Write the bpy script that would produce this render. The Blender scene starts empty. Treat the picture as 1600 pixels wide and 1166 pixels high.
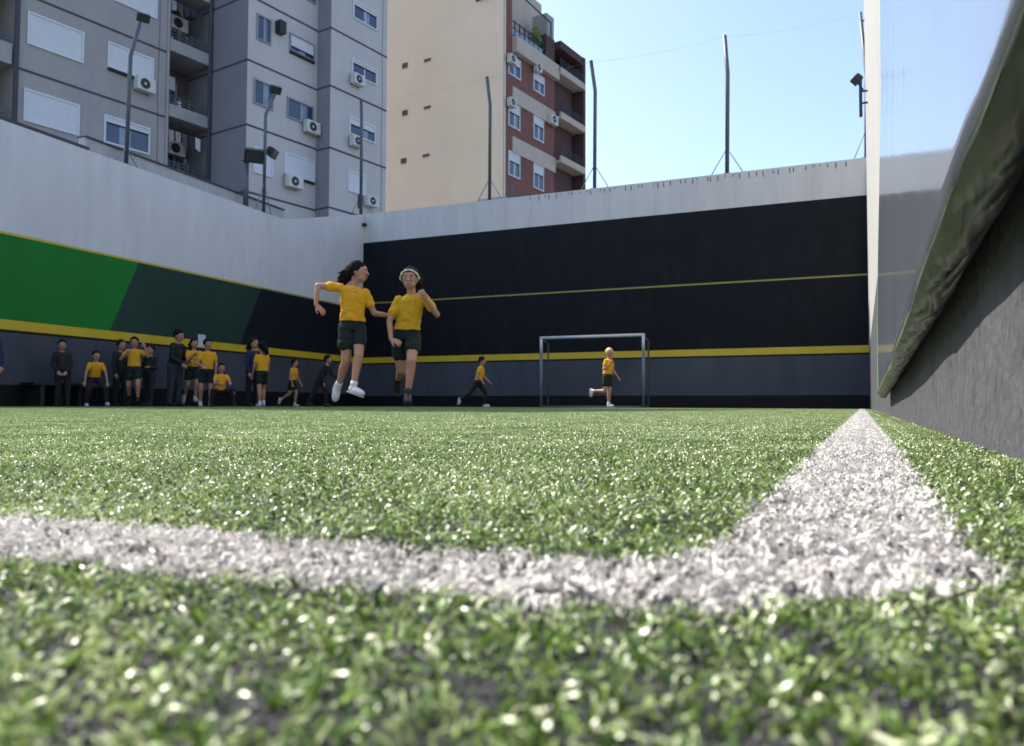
import bpy, bmesh, math, random
import numpy as np
from mathutils import Vector, Matrix, noise as mnoise

sc = bpy.context.scene
COL = sc.collection
R = math.radians
random.seed(7)
rng = np.random.default_rng(11)

# ------------------------------------------------------------------ camera
FPX = 1230.0                      # focal length in px of the 1600 wide photo
CAMZ = 0.068
YAW, PITCH, ROLL = R(24.0), math.atan(50 / FPX), R(0.22)
fwd = Vector((-math.sin(YAW) * math.cos(PITCH), math.cos(YAW) * math.cos(PITCH), math.sin(PITCH)))
rgt = Vector((math.cos(YAW), math.sin(YAW), 0))
up = rgt.cross(fwd)
r2 = rgt * math.cos(ROLL) + up * math.sin(ROLL)
u2 = up * math.cos(ROLL) - rgt * math.sin(ROLL)
cd = bpy.data.cameras.new('camera')
cam = bpy.data.objects.new('camera', cd)
COL.objects.link(cam)
CAM = Vector((0, 0, CAMZ))
cam.matrix_world = Matrix(((r2.x, u2.x, -fwd.x, 0), (r2.y, u2.y, -fwd.y, 0), (r2.z, u2.z, -fwd.z, CAMZ), (0, 0, 0, 1)))
cd.sensor_width = 36
cd.lens = 36 * FPX / 1600
cd.clip_start = 0.01
cd.clip_end = 2000
cd.dof.use_dof = True
cd.dof.focus_distance = 1.6
cd.dof.aperture_fstop = 11.5
sc.camera = cam

# ------------------------------------------------------------------ sky, sun, exposure
SUN_AZ = R(-80)                   # from +Y, clockwise positive
SUN_EL = R(50)
w = bpy.data.worlds.new('World'); sc.world = w; w.use_nodes = True
nt = w.node_tree; bg = nt.nodes['Background']
sky = nt.nodes.new('ShaderNodeTexSky'); sky.sky_type = 'NISHITA'; sky.sun_disc = False
sky.sun_elevation = SUN_EL; sky.sun_rotation = SUN_AZ % (2 * math.pi)
sky.air_density = 1.0; sky.dust_density = 2.0; sky.ozone_density = 1.5
nt.links.new(sky.outputs[0], bg.inputs[0]); bg.inputs[1].default_value = 0.15
sd = bpy.data.lights.new('sun', 'SUN'); sd.energy = 3.8; sd.angle = R(0.5); sd.color = (1, .94, .84)
so = bpy.data.objects.new('sun', sd); COL.objects.link(so)
S = Vector((math.sin(SUN_AZ) * math.cos(SUN_EL), math.cos(SUN_AZ) * math.cos(SUN_EL), math.sin(SUN_EL)))
so.rotation_euler = (-S).to_track_quat('-Z', 'Y').to_euler(); so.location = (-20, 5, 40)
sc.view_settings.view_transform = 'Standard'; sc.view_settings.look = 'None'
sc.view_settings.gamma = 1; sc.view_settings.exposure = 1.05

# ------------------------------------------------------------------ helpers
def ray(px, py):
    return (r2 * ((px - 800) / FPX) - u2 * ((py - 583) / FPX) + fwd)
def at_depth(px, zc, z=None):
    """ground point seen in column px at optical depth zc"""
    d = ray(px, 633)
    return Vector((d.x * zc, d.y * zc, 0 if z is None else z))
def hit(px, py, n, d):
    """ray / vertical plane n.p = d"""
    v = ray(px, py); t = (d - n.dot(CAM)) / n.dot(v)
    return CAM + v * t

def tag(o, label=None, cat=None, group=None, kind=None):
    if label: o['label'] = label
    if cat: o['category'] = cat
    if group: o['group'] = group
    if kind: o['kind'] = kind
    return o
def empty(name, loc=(0, 0, 0), rz=0.0):
    o = bpy.data.objects.new(name, None); COL.objects.link(o)
    o.location = loc; o.rotation_euler = (0, 0, rz); o.empty_display_size = .3
    return o

class MB:
    def __init__(s): s.v = []; s.f = []; s.m = []; s.mats = []
    def mi(s, mat):
        if mat not in s.mats: s.mats.append(mat)
        return s.mats.index(mat)
    def poly(s, pts, mat):
        b = len(s.v); s.v += [tuple(p) for p in pts]; s.f.append(tuple(range(b, b + len(pts)))); s.m.append(s.mi(mat))
    def box(s, x0, x1, y0, y1, z0, z1, mat, M=None):
        b = len(s.v)
        P = [Vector((x, y, z)) for z in (z0, z1) for y in (y0, y1) for x in (x0, x1)]
        if M is not None: P = [M @ p for p in P]
        s.v += [tuple(p) for p in P]
        for f in ((0, 2, 3, 1), (4, 5, 7, 6), (0, 1, 5, 4), (2, 6, 7, 3), (0, 4, 6, 2), (1, 3, 7, 5)):
            s.f.append(tuple(b + i for i in f)); s.m.append(s.mi(mat))
    def bar(s, p, q, w, d, mat, upv=(0, 0, 1)):
        p = Vector(p); q = Vector(q); ax = (q - p); L = ax.length; ax.normalize()
        a = ax.cross(Vector(upv))
        if a.length < 1e-3: a = ax.cross(Vector((0, 1, 0)))
        a.normalize(); c = a.cross(ax)
        M = Matrix(((a.x, c.x, ax.x, p.x), (a.y, c.y, ax.y, p.y), (a.z, c.z, ax.z, p.z), (0, 0, 0, 1)))
        s.box(-w / 2, w / 2, -d / 2, d / 2, 0, L, mat, M)
    def tube(s, pts, rad, mat, n=10, cap=True):
        pts = [Vector(p) for p in pts]
        rr = rad if isinstance(rad, (list, tuple)) else [rad] * len(pts)
        b = len(s.v); k = s.mi(mat); prev = None
        for i, p in enumerate(pts):
            t = (pts[min(i + 1, len(pts) - 1)] - pts[max(i - 1, 0)]).normalized()
            if prev is None:
                a = t.orthogonal().normalized()
            else:
                a = (prev - t * prev.dot(t)).normalized()
            prev = a; c = t.cross(a)
            for j in range(n):
                th = 2 * math.pi * j / n
                s.v.append(tuple(p + (a * math.cos(th) + c * math.sin(th)) * rr[i]))
        for i in range(len(pts) - 1):
            for j in range(n):
                j2 = (j + 1) % n
                s.f.append((b + i * n + j, b + i * n + j2, b + (i + 1) * n + j2, b + (i + 1) * n + j)); s.m.append(k)
        if cap:
            s.f.append(tuple(b + j for j in range(n))[::-1]); s.m.append(k)
            e = b + (len(pts) - 1) * n
            s.f.append(tuple(e + j for j in range(n))); s.m.append(k)
    def build(s, name, parent=None, smooth=False, bevel=0):
        me = bpy.data.meshes.new(name); me.from_pydata(s.v, [], s.f)
        for m in s.mats: me.materials.append(m)
        me.polygons.foreach_set('material_index', s.m)
        if smooth: me.polygons.foreach_set('use_smooth', [True] * len(s.f))
        me.update(); o = bpy.data.objects.new(name, me); COL.objects.link(o)
        if parent: o.parent = parent
        if bevel:
            bv = o.modifiers.new('bevel', 'BEVEL'); bv.width = bevel; bv.segments = 2; bv.limit_method = 'ANGLE'
        return o

# ------------------------------------------------------------------ materials
def mat(name, col, rough=.7, var=.12, scale=3.0, stretch=(1, 1, 1), bump=0.0, bscale=40, metal=0, spec=.5,
        stains=None, coat=0, coord='Object', trans=0, grime=0):
    m = bpy.data.materials.new(name); m.use_nodes = True
    t = m.node_tree; N = t.nodes; L = t.links; b = N['Principled BSDF']
    b.inputs['Roughness'].default_value = rough; b.inputs['Metallic'].default_value = metal
    b.inputs['Specular IOR Level'].default_value = spec
    b.inputs['Coat Weight'].default_value = coat
    tc = N.new('ShaderNodeTexCoord'); mp = N.new('ShaderNodeMapping'); mp.inputs['Scale'].default_value = stretch
    L.new(tc.outputs[coord], mp.inputs[0])
    n1 = N.new('ShaderNodeTexNoise'); n1.inputs['Scale'].default_value = scale; n1.inputs['Detail'].default_value = 8
    n1.inputs['Roughness'].default_value = .62
    L.new(mp.outputs[0], n1.inputs[0])
    rp = N.new('ShaderNodeValToRGB')
    c = Vector(col)
    rp.color_ramp.elements[0].position = .3; rp.color_ramp.elements[1].position = .7
    rp.color_ramp.elements[0].color = (*[max(0, x * (1 - var)) for x in c], 1)
    rp.color_ramp.elements[1].color = (*[min(1, x * (1 + var)) for x in c], 1)
    L.new(n1.outputs[0], rp.inputs[0]); out = rp.outputs[0]
    if stains:
        # stains = (colour, amount, stretch)
        mp2 = N.new('ShaderNodeMapping'); mp2.inputs['Scale'].default_value = stains[2]
        L.new(tc.outputs[coord], mp2.inputs[0])
        n2 = N.new('ShaderNodeTexNoise'); n2.inputs['Scale'].default_value = 1; n2.inputs['Detail'].default_value = 10
        n2.inputs['Roughness'].default_value = .68
        L.new(mp2.outputs[0], n2.inputs[0])
        r2_ = N.new('ShaderNodeValToRGB'); r2_.color_ramp.elements[0].position = .5; r2_.color_ramp.elements[1].position = .72
        r2_.color_ramp.elements[0].color = (0, 0, 0, 1); r2_.color_ramp.elements[1].color = (stains[1],) * 3 + (1,)
        L.new(n2.outputs[0], r2_.inputs[0])
        mx = N.new('ShaderNodeMix'); mx.data_type = 'RGBA'
        L.new(r2_.outputs[0], mx.inputs[0]); L.new(out, mx.inputs[6]); mx.inputs[7].default_value = (*stains[0], 1)
        out = mx.outputs[2]
    L.new(out, b.inputs['Base Color'])
    if bump:
        n3 = N.new('ShaderNodeTexNoise'); n3.inputs['Scale'].default_value = bscale; n3.inputs['Detail'].default_value = 6
        L.new(tc.outputs[coord], n3.inputs[0])
        bp = N.new('ShaderNodeBump'); bp.inputs['Strength'].default_value = bump; bp.inputs['Distance'].default_value = .01
        L.new(n3.outputs[0], bp.inputs['Height']); L.new(bp.outputs[0], b.inputs['Normal'])
    if trans: b.inputs['Transmission Weight'].default_value = trans
    return m

def brickmat(name, c1, c2, mort):
    m = mat(name, c1, .85); t = m.node_tree; N = t.nodes; L = t.links
    br = N.new('ShaderNodeTexBrick'); br.inputs['Scale'].default_value = 1
    br.inputs['Brick Width'].default_value = .25; br.inputs['Row Height'].default_value = .08; br.inputs['Mortar Size'].default_value = .008
    br.inputs['Color1'].default_value = (*c1, 1); br.inputs['Color2'].default_value = (*c2, 1); br.inputs['Mortar'].default_value = (*mort, 1)
    tc = N.new('ShaderNodeTexCoord'); sx = N.new('ShaderNodeSeparateXYZ'); ad = N.new('ShaderNodeMath'); cx = N.new('ShaderNodeCombineXYZ')
    L.new(tc.outputs['Object'], sx.inputs[0]); L.new(sx.outputs[0], ad.inputs[0]); L.new(sx.outputs[1], ad.inputs[1])
    L.new(ad.outputs[0], cx.inputs[0]); L.new(sx.outputs[2], cx.inputs[1]); L.new(cx.outputs[0], br.inputs[0])
    mx = N.new('ShaderNodeMix'); mx.data_type = 'RGBA'; mx.blend_type = 'MULTIPLY'; mx.inputs[0].default_value = .5
    L.new(br.outputs[0], mx.inputs[6])
    ns = N.new('ShaderNodeTexNoise'); ns.inputs['Scale'].default_value = .8; ns.inputs['Detail'].default_value = 6
    rp = N.new('ShaderNodeValToRGB'); rp.color_ramp.elements[0].color = (.5, .5, .5, 1); rp.color_ramp.elements[1].color = (1.3, 1.3, 1.3, 1)
    L.new(tc.outputs['Object'], ns.inputs[0]); L.new(ns.outputs[0], rp.inputs[0]); L.new(rp.outputs[0], mx.inputs[7])
    L.new(mx.outputs[2], N['Principled BSDF'].inputs['Base Color'])
    return m

def ribbed(name, col, rough, period, depth=.4):
    """roller shutter: horizontal slats by bump"""
    m = mat(name, col, rough, .05); t = m.node_tree; N = t.nodes; L = t.links
    tc = N.new('ShaderNodeTexCoord'); sx = N.new('ShaderNodeSeparateXYZ'); mu = N.new('ShaderNodeMath'); mu.operation = 'MULTIPLY'
    mu.inputs[1].default_value = 2 * math.pi / period; sn = N.new('ShaderNodeMath'); sn.operation = 'SINE'
    L.new(tc.outputs['Object'], sx.inputs[0]); L.new(sx.outputs[2], mu.inputs[0]); L.new(mu.outputs[0], sn.inputs[0])
    bp = N.new('ShaderNodeBump'); bp.inputs['Strength'].default_value = depth; bp.inputs['Distance'].default_value = .01
    L.new(sn.outputs[0], bp.inputs['Height']); L.new(bp.outputs[0], N['Principled BSDF'].inputs['Normal'])
    return m

ST = (.9, .9, .12)
M = {}
M['white_wall'] = mat('white_wall_paint', (.66, .66, .68), .6, .07, 1.2, (1.5, 1.5, .35), .35, 25,
                      stains=((.52, .52, .54), .45, (1.6, 1.6, .3)))
M['white_wall2'] = mat('white_wall_paint_far', (.58, .57, .57), .65, .08, 1.2, (1.5, 1.5, .35), .35, 25,
                       stains=((.42, .42, .42), .5, (3.5, 3.5, .3)))
M['green'] = mat('bright_green_paint', (.010, .19, .026), .6, .10, .7, (1, 1, .5), .2, 30)
M['dgreen'] = mat('dark_green_paint', (.020, .052, .040), .6, .12, .7, (1, 1, .5), .2, 30)
M['navy'] = mat('navy_paint', (.006, .010, .017), .62, .15, .7, (1, 1, .5), .2, 30)
M['black_wall'] = mat('black_wall_paint', (.0038, .0046, .0080), .65, .2, .9, (1, 1, .5), .25, 30,
                      stains=((.011, .013, .018), .8, (2.2, 2.2, .9)))
M['lower'] = mat('slate_blue_paint', (.066, .076, .095), .6, .16, .9, (1, 1, .5), .25, 30,
                 stains=((.040, .046, .060), .7, (1.4, 1.4, .35)))
M['black_band'] = mat('black_base_band', (.006, .006, .008), .6, .2)  # near-black band along the wall foot and under the stripe
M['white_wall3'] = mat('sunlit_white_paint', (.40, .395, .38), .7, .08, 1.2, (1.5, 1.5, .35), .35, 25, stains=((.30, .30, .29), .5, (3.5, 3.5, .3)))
M['yellow'] = mat('yellow_stripe_paint', (.62, .44, .02), .5, .1, 2, (1, 1, 1), .1, 30)
for k_ in ('green', 'dgreen', 'navy', 'black_wall', 'lower', 'black_band'):
    M[k_].node_tree.nodes['Principled BSDF'].inputs['Specular IOR Level'].default_value = .22
M['thin_yellow'] = mat('thin_yellow_paint', (.30, .27, .05), .5, .1)
M['concrete'] = mat('grey_concrete', (.066, .068, .078), .85, .25, 9, (1, 1, .7), .9, 34,
                    stains=((.018, .018, .021), .9, (9, 9, 4.5)))
M['coping'] = mat('coping_concrete', (.42, .43, .45), .8, .12, 4, (1, 1, 1), .4, 30)
M['steel'] = mat('grey_steel', (.10, .12, .14), .5, .15, 6, metal=.3)
M['wire'] = mat('wire', (.25, .26, .28), .5, .1)
M['blackmetal'] = mat('black_metal', (.012, .013, .015), .45, .1)
M['lampglass'] = mat('lamp_glass', (.05, .055, .06), .12, .05)
M['goalwhite'] = mat('white_goal_paint', (.62, .63, .66), .4, .08, 8)
M['goalgrey'] = mat('grey_goal_paint', (.15, .17, .20), .5, .15, 8)  # darker grey for the rear frame and lower posts
M['bL'] = mat('mauve_grey_render', (.35, .33, .325), .85, .07, .5, (1, 1, 1), .3, 20, stains=((.26, .245, .255), .45, (1.1, 1.1, .2)))
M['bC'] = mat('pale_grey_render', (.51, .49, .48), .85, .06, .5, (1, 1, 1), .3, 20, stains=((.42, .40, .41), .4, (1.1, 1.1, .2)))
M['bS'] = mat('blue_grey_tone', (.235, .24, .27), .85, .07, .5)  # darker, bluer tone than the block fronts
M['joint'] = mat('dark_floor_joint', (.07, .065, .085), .9, .1)
M['slab'] = mat('balcony_concrete', (.34, .33, .33), .85, .1, 2, stains=((.2, .19, .18), .5, (2, 2, .4)))
M['beige'] = mat('beige_render', (.88, .72, .54), .85, .05, .25, (1, 1, 1), .25, 15, stains=((.80, .69, .58), .7, (.35, .35, .1)))
M['cream'] = mat('cream_band', (.50, .42, .35), .8, .08, 1)
M['brick'] = brickmat('red_brick', (.24, .075, .055), (.17, .055, .045), (.2, .15, .13))
M['dbrick'] = brickmat('dark_brick', (.10, .04, .04), (.07, .03, .03), (.09, .07, .07))
M['shutter'] = ribbed('white_roller_shutter', (.62, .64, .68), .5, .06)
M['frame'] = mat('window_frame_white', (.62, .64, .68), .5, .05)
M['frame_grey'] = mat('window_frame_grey', (.26, .26, .30), .5, .05)
M['glass'] = mat('window_glass_blue', (.03, .05, .10), .08, .2, 1.5, spec=.8)
M['glass_light'] = mat('window_curtain_glass', (.18, .24, .34), .15, .25, 2.5, spec=.8)
M['dark'] = mat('dark_interior', (.012, .012, .014), .8, .2)
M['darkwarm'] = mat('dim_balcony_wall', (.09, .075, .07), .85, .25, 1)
M['ac'] = mat('ac_white_casing', (.58, .57, .54), .5, .06, 3)
M['fan'] = mat('ac_black_grille', (.02, .02, .022), .5, .1)
M['leaf'] = mat('plant_leaf', (.16, .22, .03), .6, .3, 9)
M['hedge'] = mat('dark_leaf', (.02, .035, .015), .7, .4, 9)
M['paper'] = mat('white_paper', (.6, .63, .66), .7, .05)
M['bench'] = mat('black_bench_wood', (.010, .010, .013), .6, .2)
M['roofing'] = mat('roof_screed', (.18, .17, .16), .9, .1)
# people
M['skin'] = mat('skin', (.46, .235, .155), .55, .08, 6); 
M['skin'].node_tree.nodes['Principled BSDF'].inputs['Subsurface Weight'].default_value = .08
M['shirt'] = mat('yellow_polo_cloth', (.74, .36, .012), .85, .10, 12, bump=.5, bscale=25)
M['shirt2'] = mat('lemon_polo_cloth', (.66, .36, .012), .85, .10, 12, bump=.5, bscale=25)
M['shorts'] = mat('dark_green_cloth', (.004, .013, .011), .85, .2, 12, bump=.4, bscale=25)
M['trousers'] = mat('charcoal_cloth', (.010, .011, .014), .9, .2, 12)
M['maroon'] = mat('maroon_cloth', (.07, .018, .022), .9, .2, 12)
M['jacket'] = mat('dark_green_jacket', (.010, .018, .016), .85, .2, 12)
M['blue'] = mat('blue_cloth', (.012, .022, .075), .85, .2, 12)
M['jeans'] = mat('dull_blue_jeans', (.03, .045, .06), .9, .2, 12)
M['shoe'] = mat('white_shoe', (.66, .66, .70), .55, .1, 20)
M['shoe_dark'] = mat('dark_shoe', (.015, .014, .018), .5, .1, 20)
M['sole'] = mat('shoe_sole', (.5, .5, .52), .6, .1)
M['hair'] = mat('dark_hair', (.008, .006, .007), .7, .4, 60, (1, 1, .2))
M['hair_brown'] = mat('brown_hair', (.020, .011, .008), .7, .4, 60, (1, 1, .2))
M['hair_blond'] = mat('blond_hair', (.62, .44, .20), .5, .3, 60, (1, 1, .2))
for h_ in ('hair', 'hair_brown'):
    M[h_].node_tree.nodes['Principled BSDF'].inputs['Specular IOR Level'].default_value = .12
M['eyewhite'] = mat('eye_white', (.7, .68, .66), .3, .02); M['brow'] = mat('eyebrow', (.010, .007, .006), .8, .1); M['iris'] = mat('dark_iris', (.01, .006, .005), .2, .02)
M['lips'] = mat('lips', (.30, .08, .07), .5, .05); M['teeth'] = mat('teeth', (.7, .68, .62), .3, .02)
M['band'] = mat('cream_headband_cloth', (.78, .70, .62), .8, .25, 45)

# turf materials
def blade_mat(name, ramp, rough, spec, tl):
    m = bpy.data.materials.new(name); m.use_nodes = True
    t = m.node_tree; N = t.nodes; L = t.links; b = N['Principled BSDF']; out = N['Material Output']
    at = N.new('ShaderNodeAttribute'); at.attribute_name = 'tone'
    geo = N.new('ShaderNodeNewGeometry')
    ns = N.new('ShaderNodeTexNoise'); ns.inputs['Scale'].default_value = 5; ns.inputs['Detail'].default_value = 7
    L.new(geo.outputs['Position'], ns.inputs[0])
    ad = N.new('ShaderNodeMath'); ad.operation = 'MULTIPLY_ADD'; ad.inputs[1].default_value = .9; 
    sb = N.new('ShaderNodeMath'); sb.operation = 'SUBTRACT'; sb.inputs[1].default_value = .45
    L.new(ns.outputs[0], ad.inputs[0]); L.new(at.outputs['Fac'], ad.inputs[2]); L.new(ad.outputs[0], sb.inputs[0])
    rp = N.new('ShaderNodeValToRGB'); cr = rp.color_ramp
    cr.elements[0].position = ramp[0][0]; cr.elements[0].color = (*ramp[0][1], 1)
    cr.elements[1].position = ramp[-1][0]; cr.elements[1].color = (*ramp[-1][1], 1)
    for p, c in ramp[1:-1]:
        e = cr.elements.new(p); e.color = (*c, 1)
    L.new(sb.outputs[0], rp.inputs[0]); L.new(rp.outputs[0], b.inputs['Base Color'])
    b.inputs['Roughness'].default_value = rough; b.inputs['Specular IOR Level'].default_value = spec
    tr = N.new('ShaderNodeBsdfTranslucent'); L.new(rp.outputs[0], tr.inputs[0])
    mx = N.new('ShaderNodeMixShader'); mx.inputs[0].default_value = tl
    L.new(b.outputs[0], mx.inputs[1]); L.new(tr.outputs[0], mx.inputs[2]); L.new(mx.outputs[0], out.inputs[0])
    return m
M['blade'] = blade_mat('green_turf_fibre', [(0, (.018, .045, .006)), (.30, (.105, .205, .026)), (.62, (.28, .41, .095)), (1, (.72, .77, .48))], .34, 1.0, .28)
M['wblade'] = blade_mat('white_turf_fibre', [(0, (.50, .47, .45)), (.3, (.74, .71, .67)), (1, (.88, .86, .83))], .5, .4, .2)
M['infill'] = mat('rubber_infill', (.030, .029, .036), .7, .6, 260, (1, 1, 1), 1.0, 420)
M['crumb'] = mat('rubber_crumb', (.075, .072, .090), .4, .7, 300)
M['farground'] = mat('city_ground', (.12, .12, .12), .9, .2, .2)

# ------------------------------------------------------------------ layout numbers
XW = 0.174                      # right wall face
YB = 22.5                       # back wall face
HB = 6.62                       # back wall height
XC = -15.64                     # far left corner
LD = Vector((-math.sin(R(3.1)), math.cos(R(3.1)), 0))   # left wall direction (receding)
LN = Vector((LD.y, -LD.x, 0))                           # its normal, into the pitch
LP = Vector((XC, YB, 0))
LDIST = LN.dot(LP)
def lw(s, z, off=0):            # point on left wall, s metres back from the far corner
    p = LP - LD * s + LN * off
    return Vector((p.x, p.y, z))
def lpx(px, py, off=0):         # pixel -> (s, z) on left wall
    p = hit(px, py, LN, LDIST + off)
    return (LP - p).dot(LD), p.z

# ------------------------------------------------------------------ ground
g = MB(); g.poly([(-400, -300, -.02), (400, -300, -.02), (400, 600, -.02), (-400, 600, -.02)], M['farground'])
tag(g.build('ground'), kind='structure')
g = MB(); g.poly([(-17.2, -9, 0), (XW + .02, -9, 0), (XW + .02, YB + .02, 0), (-17.2, YB + .02, 0)], M['infill'])
tag(g.build('pitch_base'), kind='structure')

# ------------------------------------------------------------------ turf: real fibres
LX0, LX1 = -.0640, .0470        # touchline
# end line: curve traced on the ground (outer / inner edge)
def gp(px, py):
    v = ray(px, py); t = (0.003 - CAMZ) / v.z; p = CAM + v * t
    return (p.x, p.y)
outer = [gp(*q) for q in ((-500, 855), (0, 874), (300, 893), (600, 915), (850, 938), (1000, 950), (1200, 942), (1400, 922), (1560, 905))]
inner = [gp(*q) for q in ((-500, 785), (0, 803), (300, 824), (600, 849), (850, 864), (1000, 868), (1105, 858))]
ys_out = sorted(outer); ys_in = sorted(inner)
def interp_poly(pts, x):
    xs = np.array([p[0] for p in pts]); ys = np.array([p[1] for p in pts])
    o = np.argsort(xs); xs = xs[o]; ys = ys[o]
    y = np.interp(x, xs, ys)
    s0 = (ys[1] - ys[0]) / (xs[1] - xs[0])
    return np.where(x < xs[0], ys[0] + s0 * (x - xs[0]), y)
def is_white(x, y):
    yo = interp_poly(outer, x); yi = interp_poly(inner, x)
    band = (y > yo) & (y < yi) & (x < LX0 + .002)
    side = (x > LX0) & (x < LX1) & (y > yo)
    return band | side
def vnoise(x, y, s, seed):
    """cheap value noise"""
    r = np.random.default_rng(seed); G = r.random((256, 256))
    fx = x / s; fy = y / s; ix = np.floor(fx).astype(int); iy = np.floor(fy).astype(int)
    tx = fx - ix; ty = fy - iy; tx = tx * tx * (3 - 2 * tx); ty = ty * ty * (3 - 2 * ty)
    g_ = lambda a, b: G[a % 256, b % 256]
    return (g_(ix, iy) * (1 - tx) + g_(ix + 1, iy) * tx) * (1 - ty) + (g_(ix, iy + 1) * (1 - tx) + g_(ix + 1, iy + 1) * tx) * ty

def blades(x, y, white=False, big=1.0):
    """numpy fibres: 6 verts, 2 quads each"""
    n = len(x)
    az = rng.random(n) * 2 * np.pi
    # neighbouring fibres lean alike (tufts brushed together)
    base = vnoise(x, y, .035, 5) * 4 * np.pi
    k = rng.random(n) < .55
    az = np.where(k, base + rng.normal(0, .5, n), az)
    L = rng.uniform(.0042, .0090, n) * big
    W = rng.uniform(.0008, .0016, n) * big * (1.1 if white else 1)
    lean = rng.uniform(.45, 1.6, n)
    z0 = np.zeros(n) - .001
    dx = np.cos(az); dy = np.sin(az)
    tw = rng.normal(0, .9, n)
    wx = -np.sin(az + tw); wy = np.cos(az + tw); wz = rng.normal(0, .4, n)
    a1 = lean * .45; a2 = lean * 1.35
    L1 = L * .5; L2 = L * .5
    p1 = np.stack([x + dx * np.sin(a1) * L1, y + dy * np.sin(a1) * L1, z0 + np.cos(a1) * L1], 1)
    p2 = np.stack([p1[:, 0] + dx * np.sin(a2) * L2, p1[:, 1] + dy * np.sin(a2) * L2, np.maximum(p1[:, 2] + np.cos(a2) * L2, .001)], 1)
    p0 = np.stack([x, y, z0], 1)
    wv = np.stack([wx, wy, wz], 1) * (W / 2)[:, None]
    wv2 = np.stack([np.cos(az + tw * 2.2 + 1.57), np.sin(az + tw * 2.2 + 1.57), wz * 1.5], 1) * (W * .42)[:, None]
    V = np.stack([p0 - wv, p0 + wv, p1 - wv, p1 + wv, p2 - wv2, p2 + wv2], 1).reshape(-1, 3)
    b = (np.arange(n) * 6)[:, None]
    F = np.concatenate([b + np.array([[0, 1, 3, 2]]), b + np.array([[2, 3, 5, 4]])], 1).reshape(-1, 4)
    tone = np.repeat(np.clip(rng.normal(.5, .30, n), 0, 1), 6)
    return V, F, tone

def scatter(x0, x1, y0, y1, dens, seed, bare=.30, sc_=.03):
    n = int((x1 - x0) * (y1 - y0) * dens)
    x = rng.uniform(x0, x1, n); y = rng.uniform(y0, y1, n)
    m = vnoise(x, y, sc_, seed) * .6 + vnoise(x, y, sc_ * .33, seed + 1) * .4
    keep = m > bare + rng.random(n) * .16
    return x[keep], y[keep]

def turf_object(name, material, direct, patches, points):
    """direct = blades drawn as they are; patches = list of (V,F,tone) instanced on the tagged points"""
    Vs = []; Fs = []; Ts = []; Ks = []; Rs = []; off = 0
    for k, (V, F, T) in [(0, d) for d in direct] + [(i + 1, p) for i, p in enumerate(patches)]:
        Vs.append(V); Fs.append(F + off); Ts.append(T); Ks.append(np.full(len(V), k)); Rs.append(np.zeros((len(V), 3))); off += len(V)
    for i, P in enumerate(points):
        Vs.append(P[:, :3]); Ts.append(np.zeros(len(P))); Ks.append(np.full(len(P), 10 + i))
        rr = np.zeros((len(P), 3)); rr[:, 2] = P[:, 3]; Rs.append(rr); off += len(P)
    V = np.concatenate(Vs).astype(np.float32); F = np.concatenate(Fs).astype(np.int32)
    me = bpy.data.meshes.new(name); me.vertices.add(len(V)); me.vertices.foreach_set('co', V.ravel())
    me.loops.add(F.size); me.loops.foreach_set('vertex_index', F.ravel())
    me.polygons.add(len(F)); me.polygons.foreach_set('loop_start', np.arange(len(F), dtype=np.int32) * 4)
    me.update(calc_edges=True)
    a = me.attributes.new('tone', 'FLOAT', 'POINT'); a.data.foreach_set('value', np.concatenate(Ts).astype(np.float32))
    a = me.attributes.new('part', 'INT', 'POINT'); a.data.foreach_set('value', np.concatenate(Ks).astype(np.int32))
    a = me.attributes.new('turn', 'FLOAT_VECTOR', 'POINT'); a.data.foreach_set('vector', np.concatenate(Rs).astype(np.float32).ravel())
    me.materials.append(material)
    o = bpy.data.objects.new(name, me); COL.objects.link(o)
    ng = bpy.data.node_groups.new(name + '_nodes', 'GeometryNodeTree')
    ng.interface.new_socket('Geometry', in_out='INPUT', socket_type='NodeSocketGeometry')
    ng.interface.new_socket('Geometry', in_out='OUTPUT', socket_type='NodeSocketGeometry')
    N = ng.nodes; Lk = ng.links; gi = N.new('NodeGroupInput'); go = N.new('NodeGroupOutput')
    na = N.new('GeometryNodeInputNamedAttribute'); na.data_type = 'INT'; na.inputs[0].default_value = 'part'
    nr = N.new('GeometryNodeInputNamedAttribute'); nr.data_type = 'FLOAT_VECTOR'; nr.inputs[0].default_value = 'turn'
    jn = N.new('GeometryNodeJoinGeometry')
    def sep(k):
        c = N.new('FunctionNodeCompare'); c.data_type = 'INT'; c.operation = 'EQUAL'
        ins = [s for s in c.inputs if s.enabled and s.type == 'INT'] or [c.inputs[2], c.inputs[3]]
        Lk.new(na.outputs[0], ins[0]); ins[1].default_value = k
        s = N.new('GeometryNodeSeparateGeometry'); s.domain = 'POINT'
        Lk.new(gi.outputs[0], s.inputs[0]); Lk.new(c.outputs[0], s.inputs[1]); return s.outputs[0]
    Lk.new(sep(0), jn.inputs[0])
    for i in range(len(patches)):
        ins = N.new('GeometryNodeInstanceOnPoints')
        Lk.new(sep(10 + i), ins.inputs['Points']); Lk.new(sep(i + 1), ins.inputs['Instance']); Lk.new(nr.outputs[0], ins.inputs['Rotation'])
        Lk.new(ins.outputs[0], jn.inputs[0])
    Lk.new(jn.outputs[0], go.inputs[0])
    md = o.modifiers.new('turf', 'NODES'); md.node_group = ng
    return o

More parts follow.
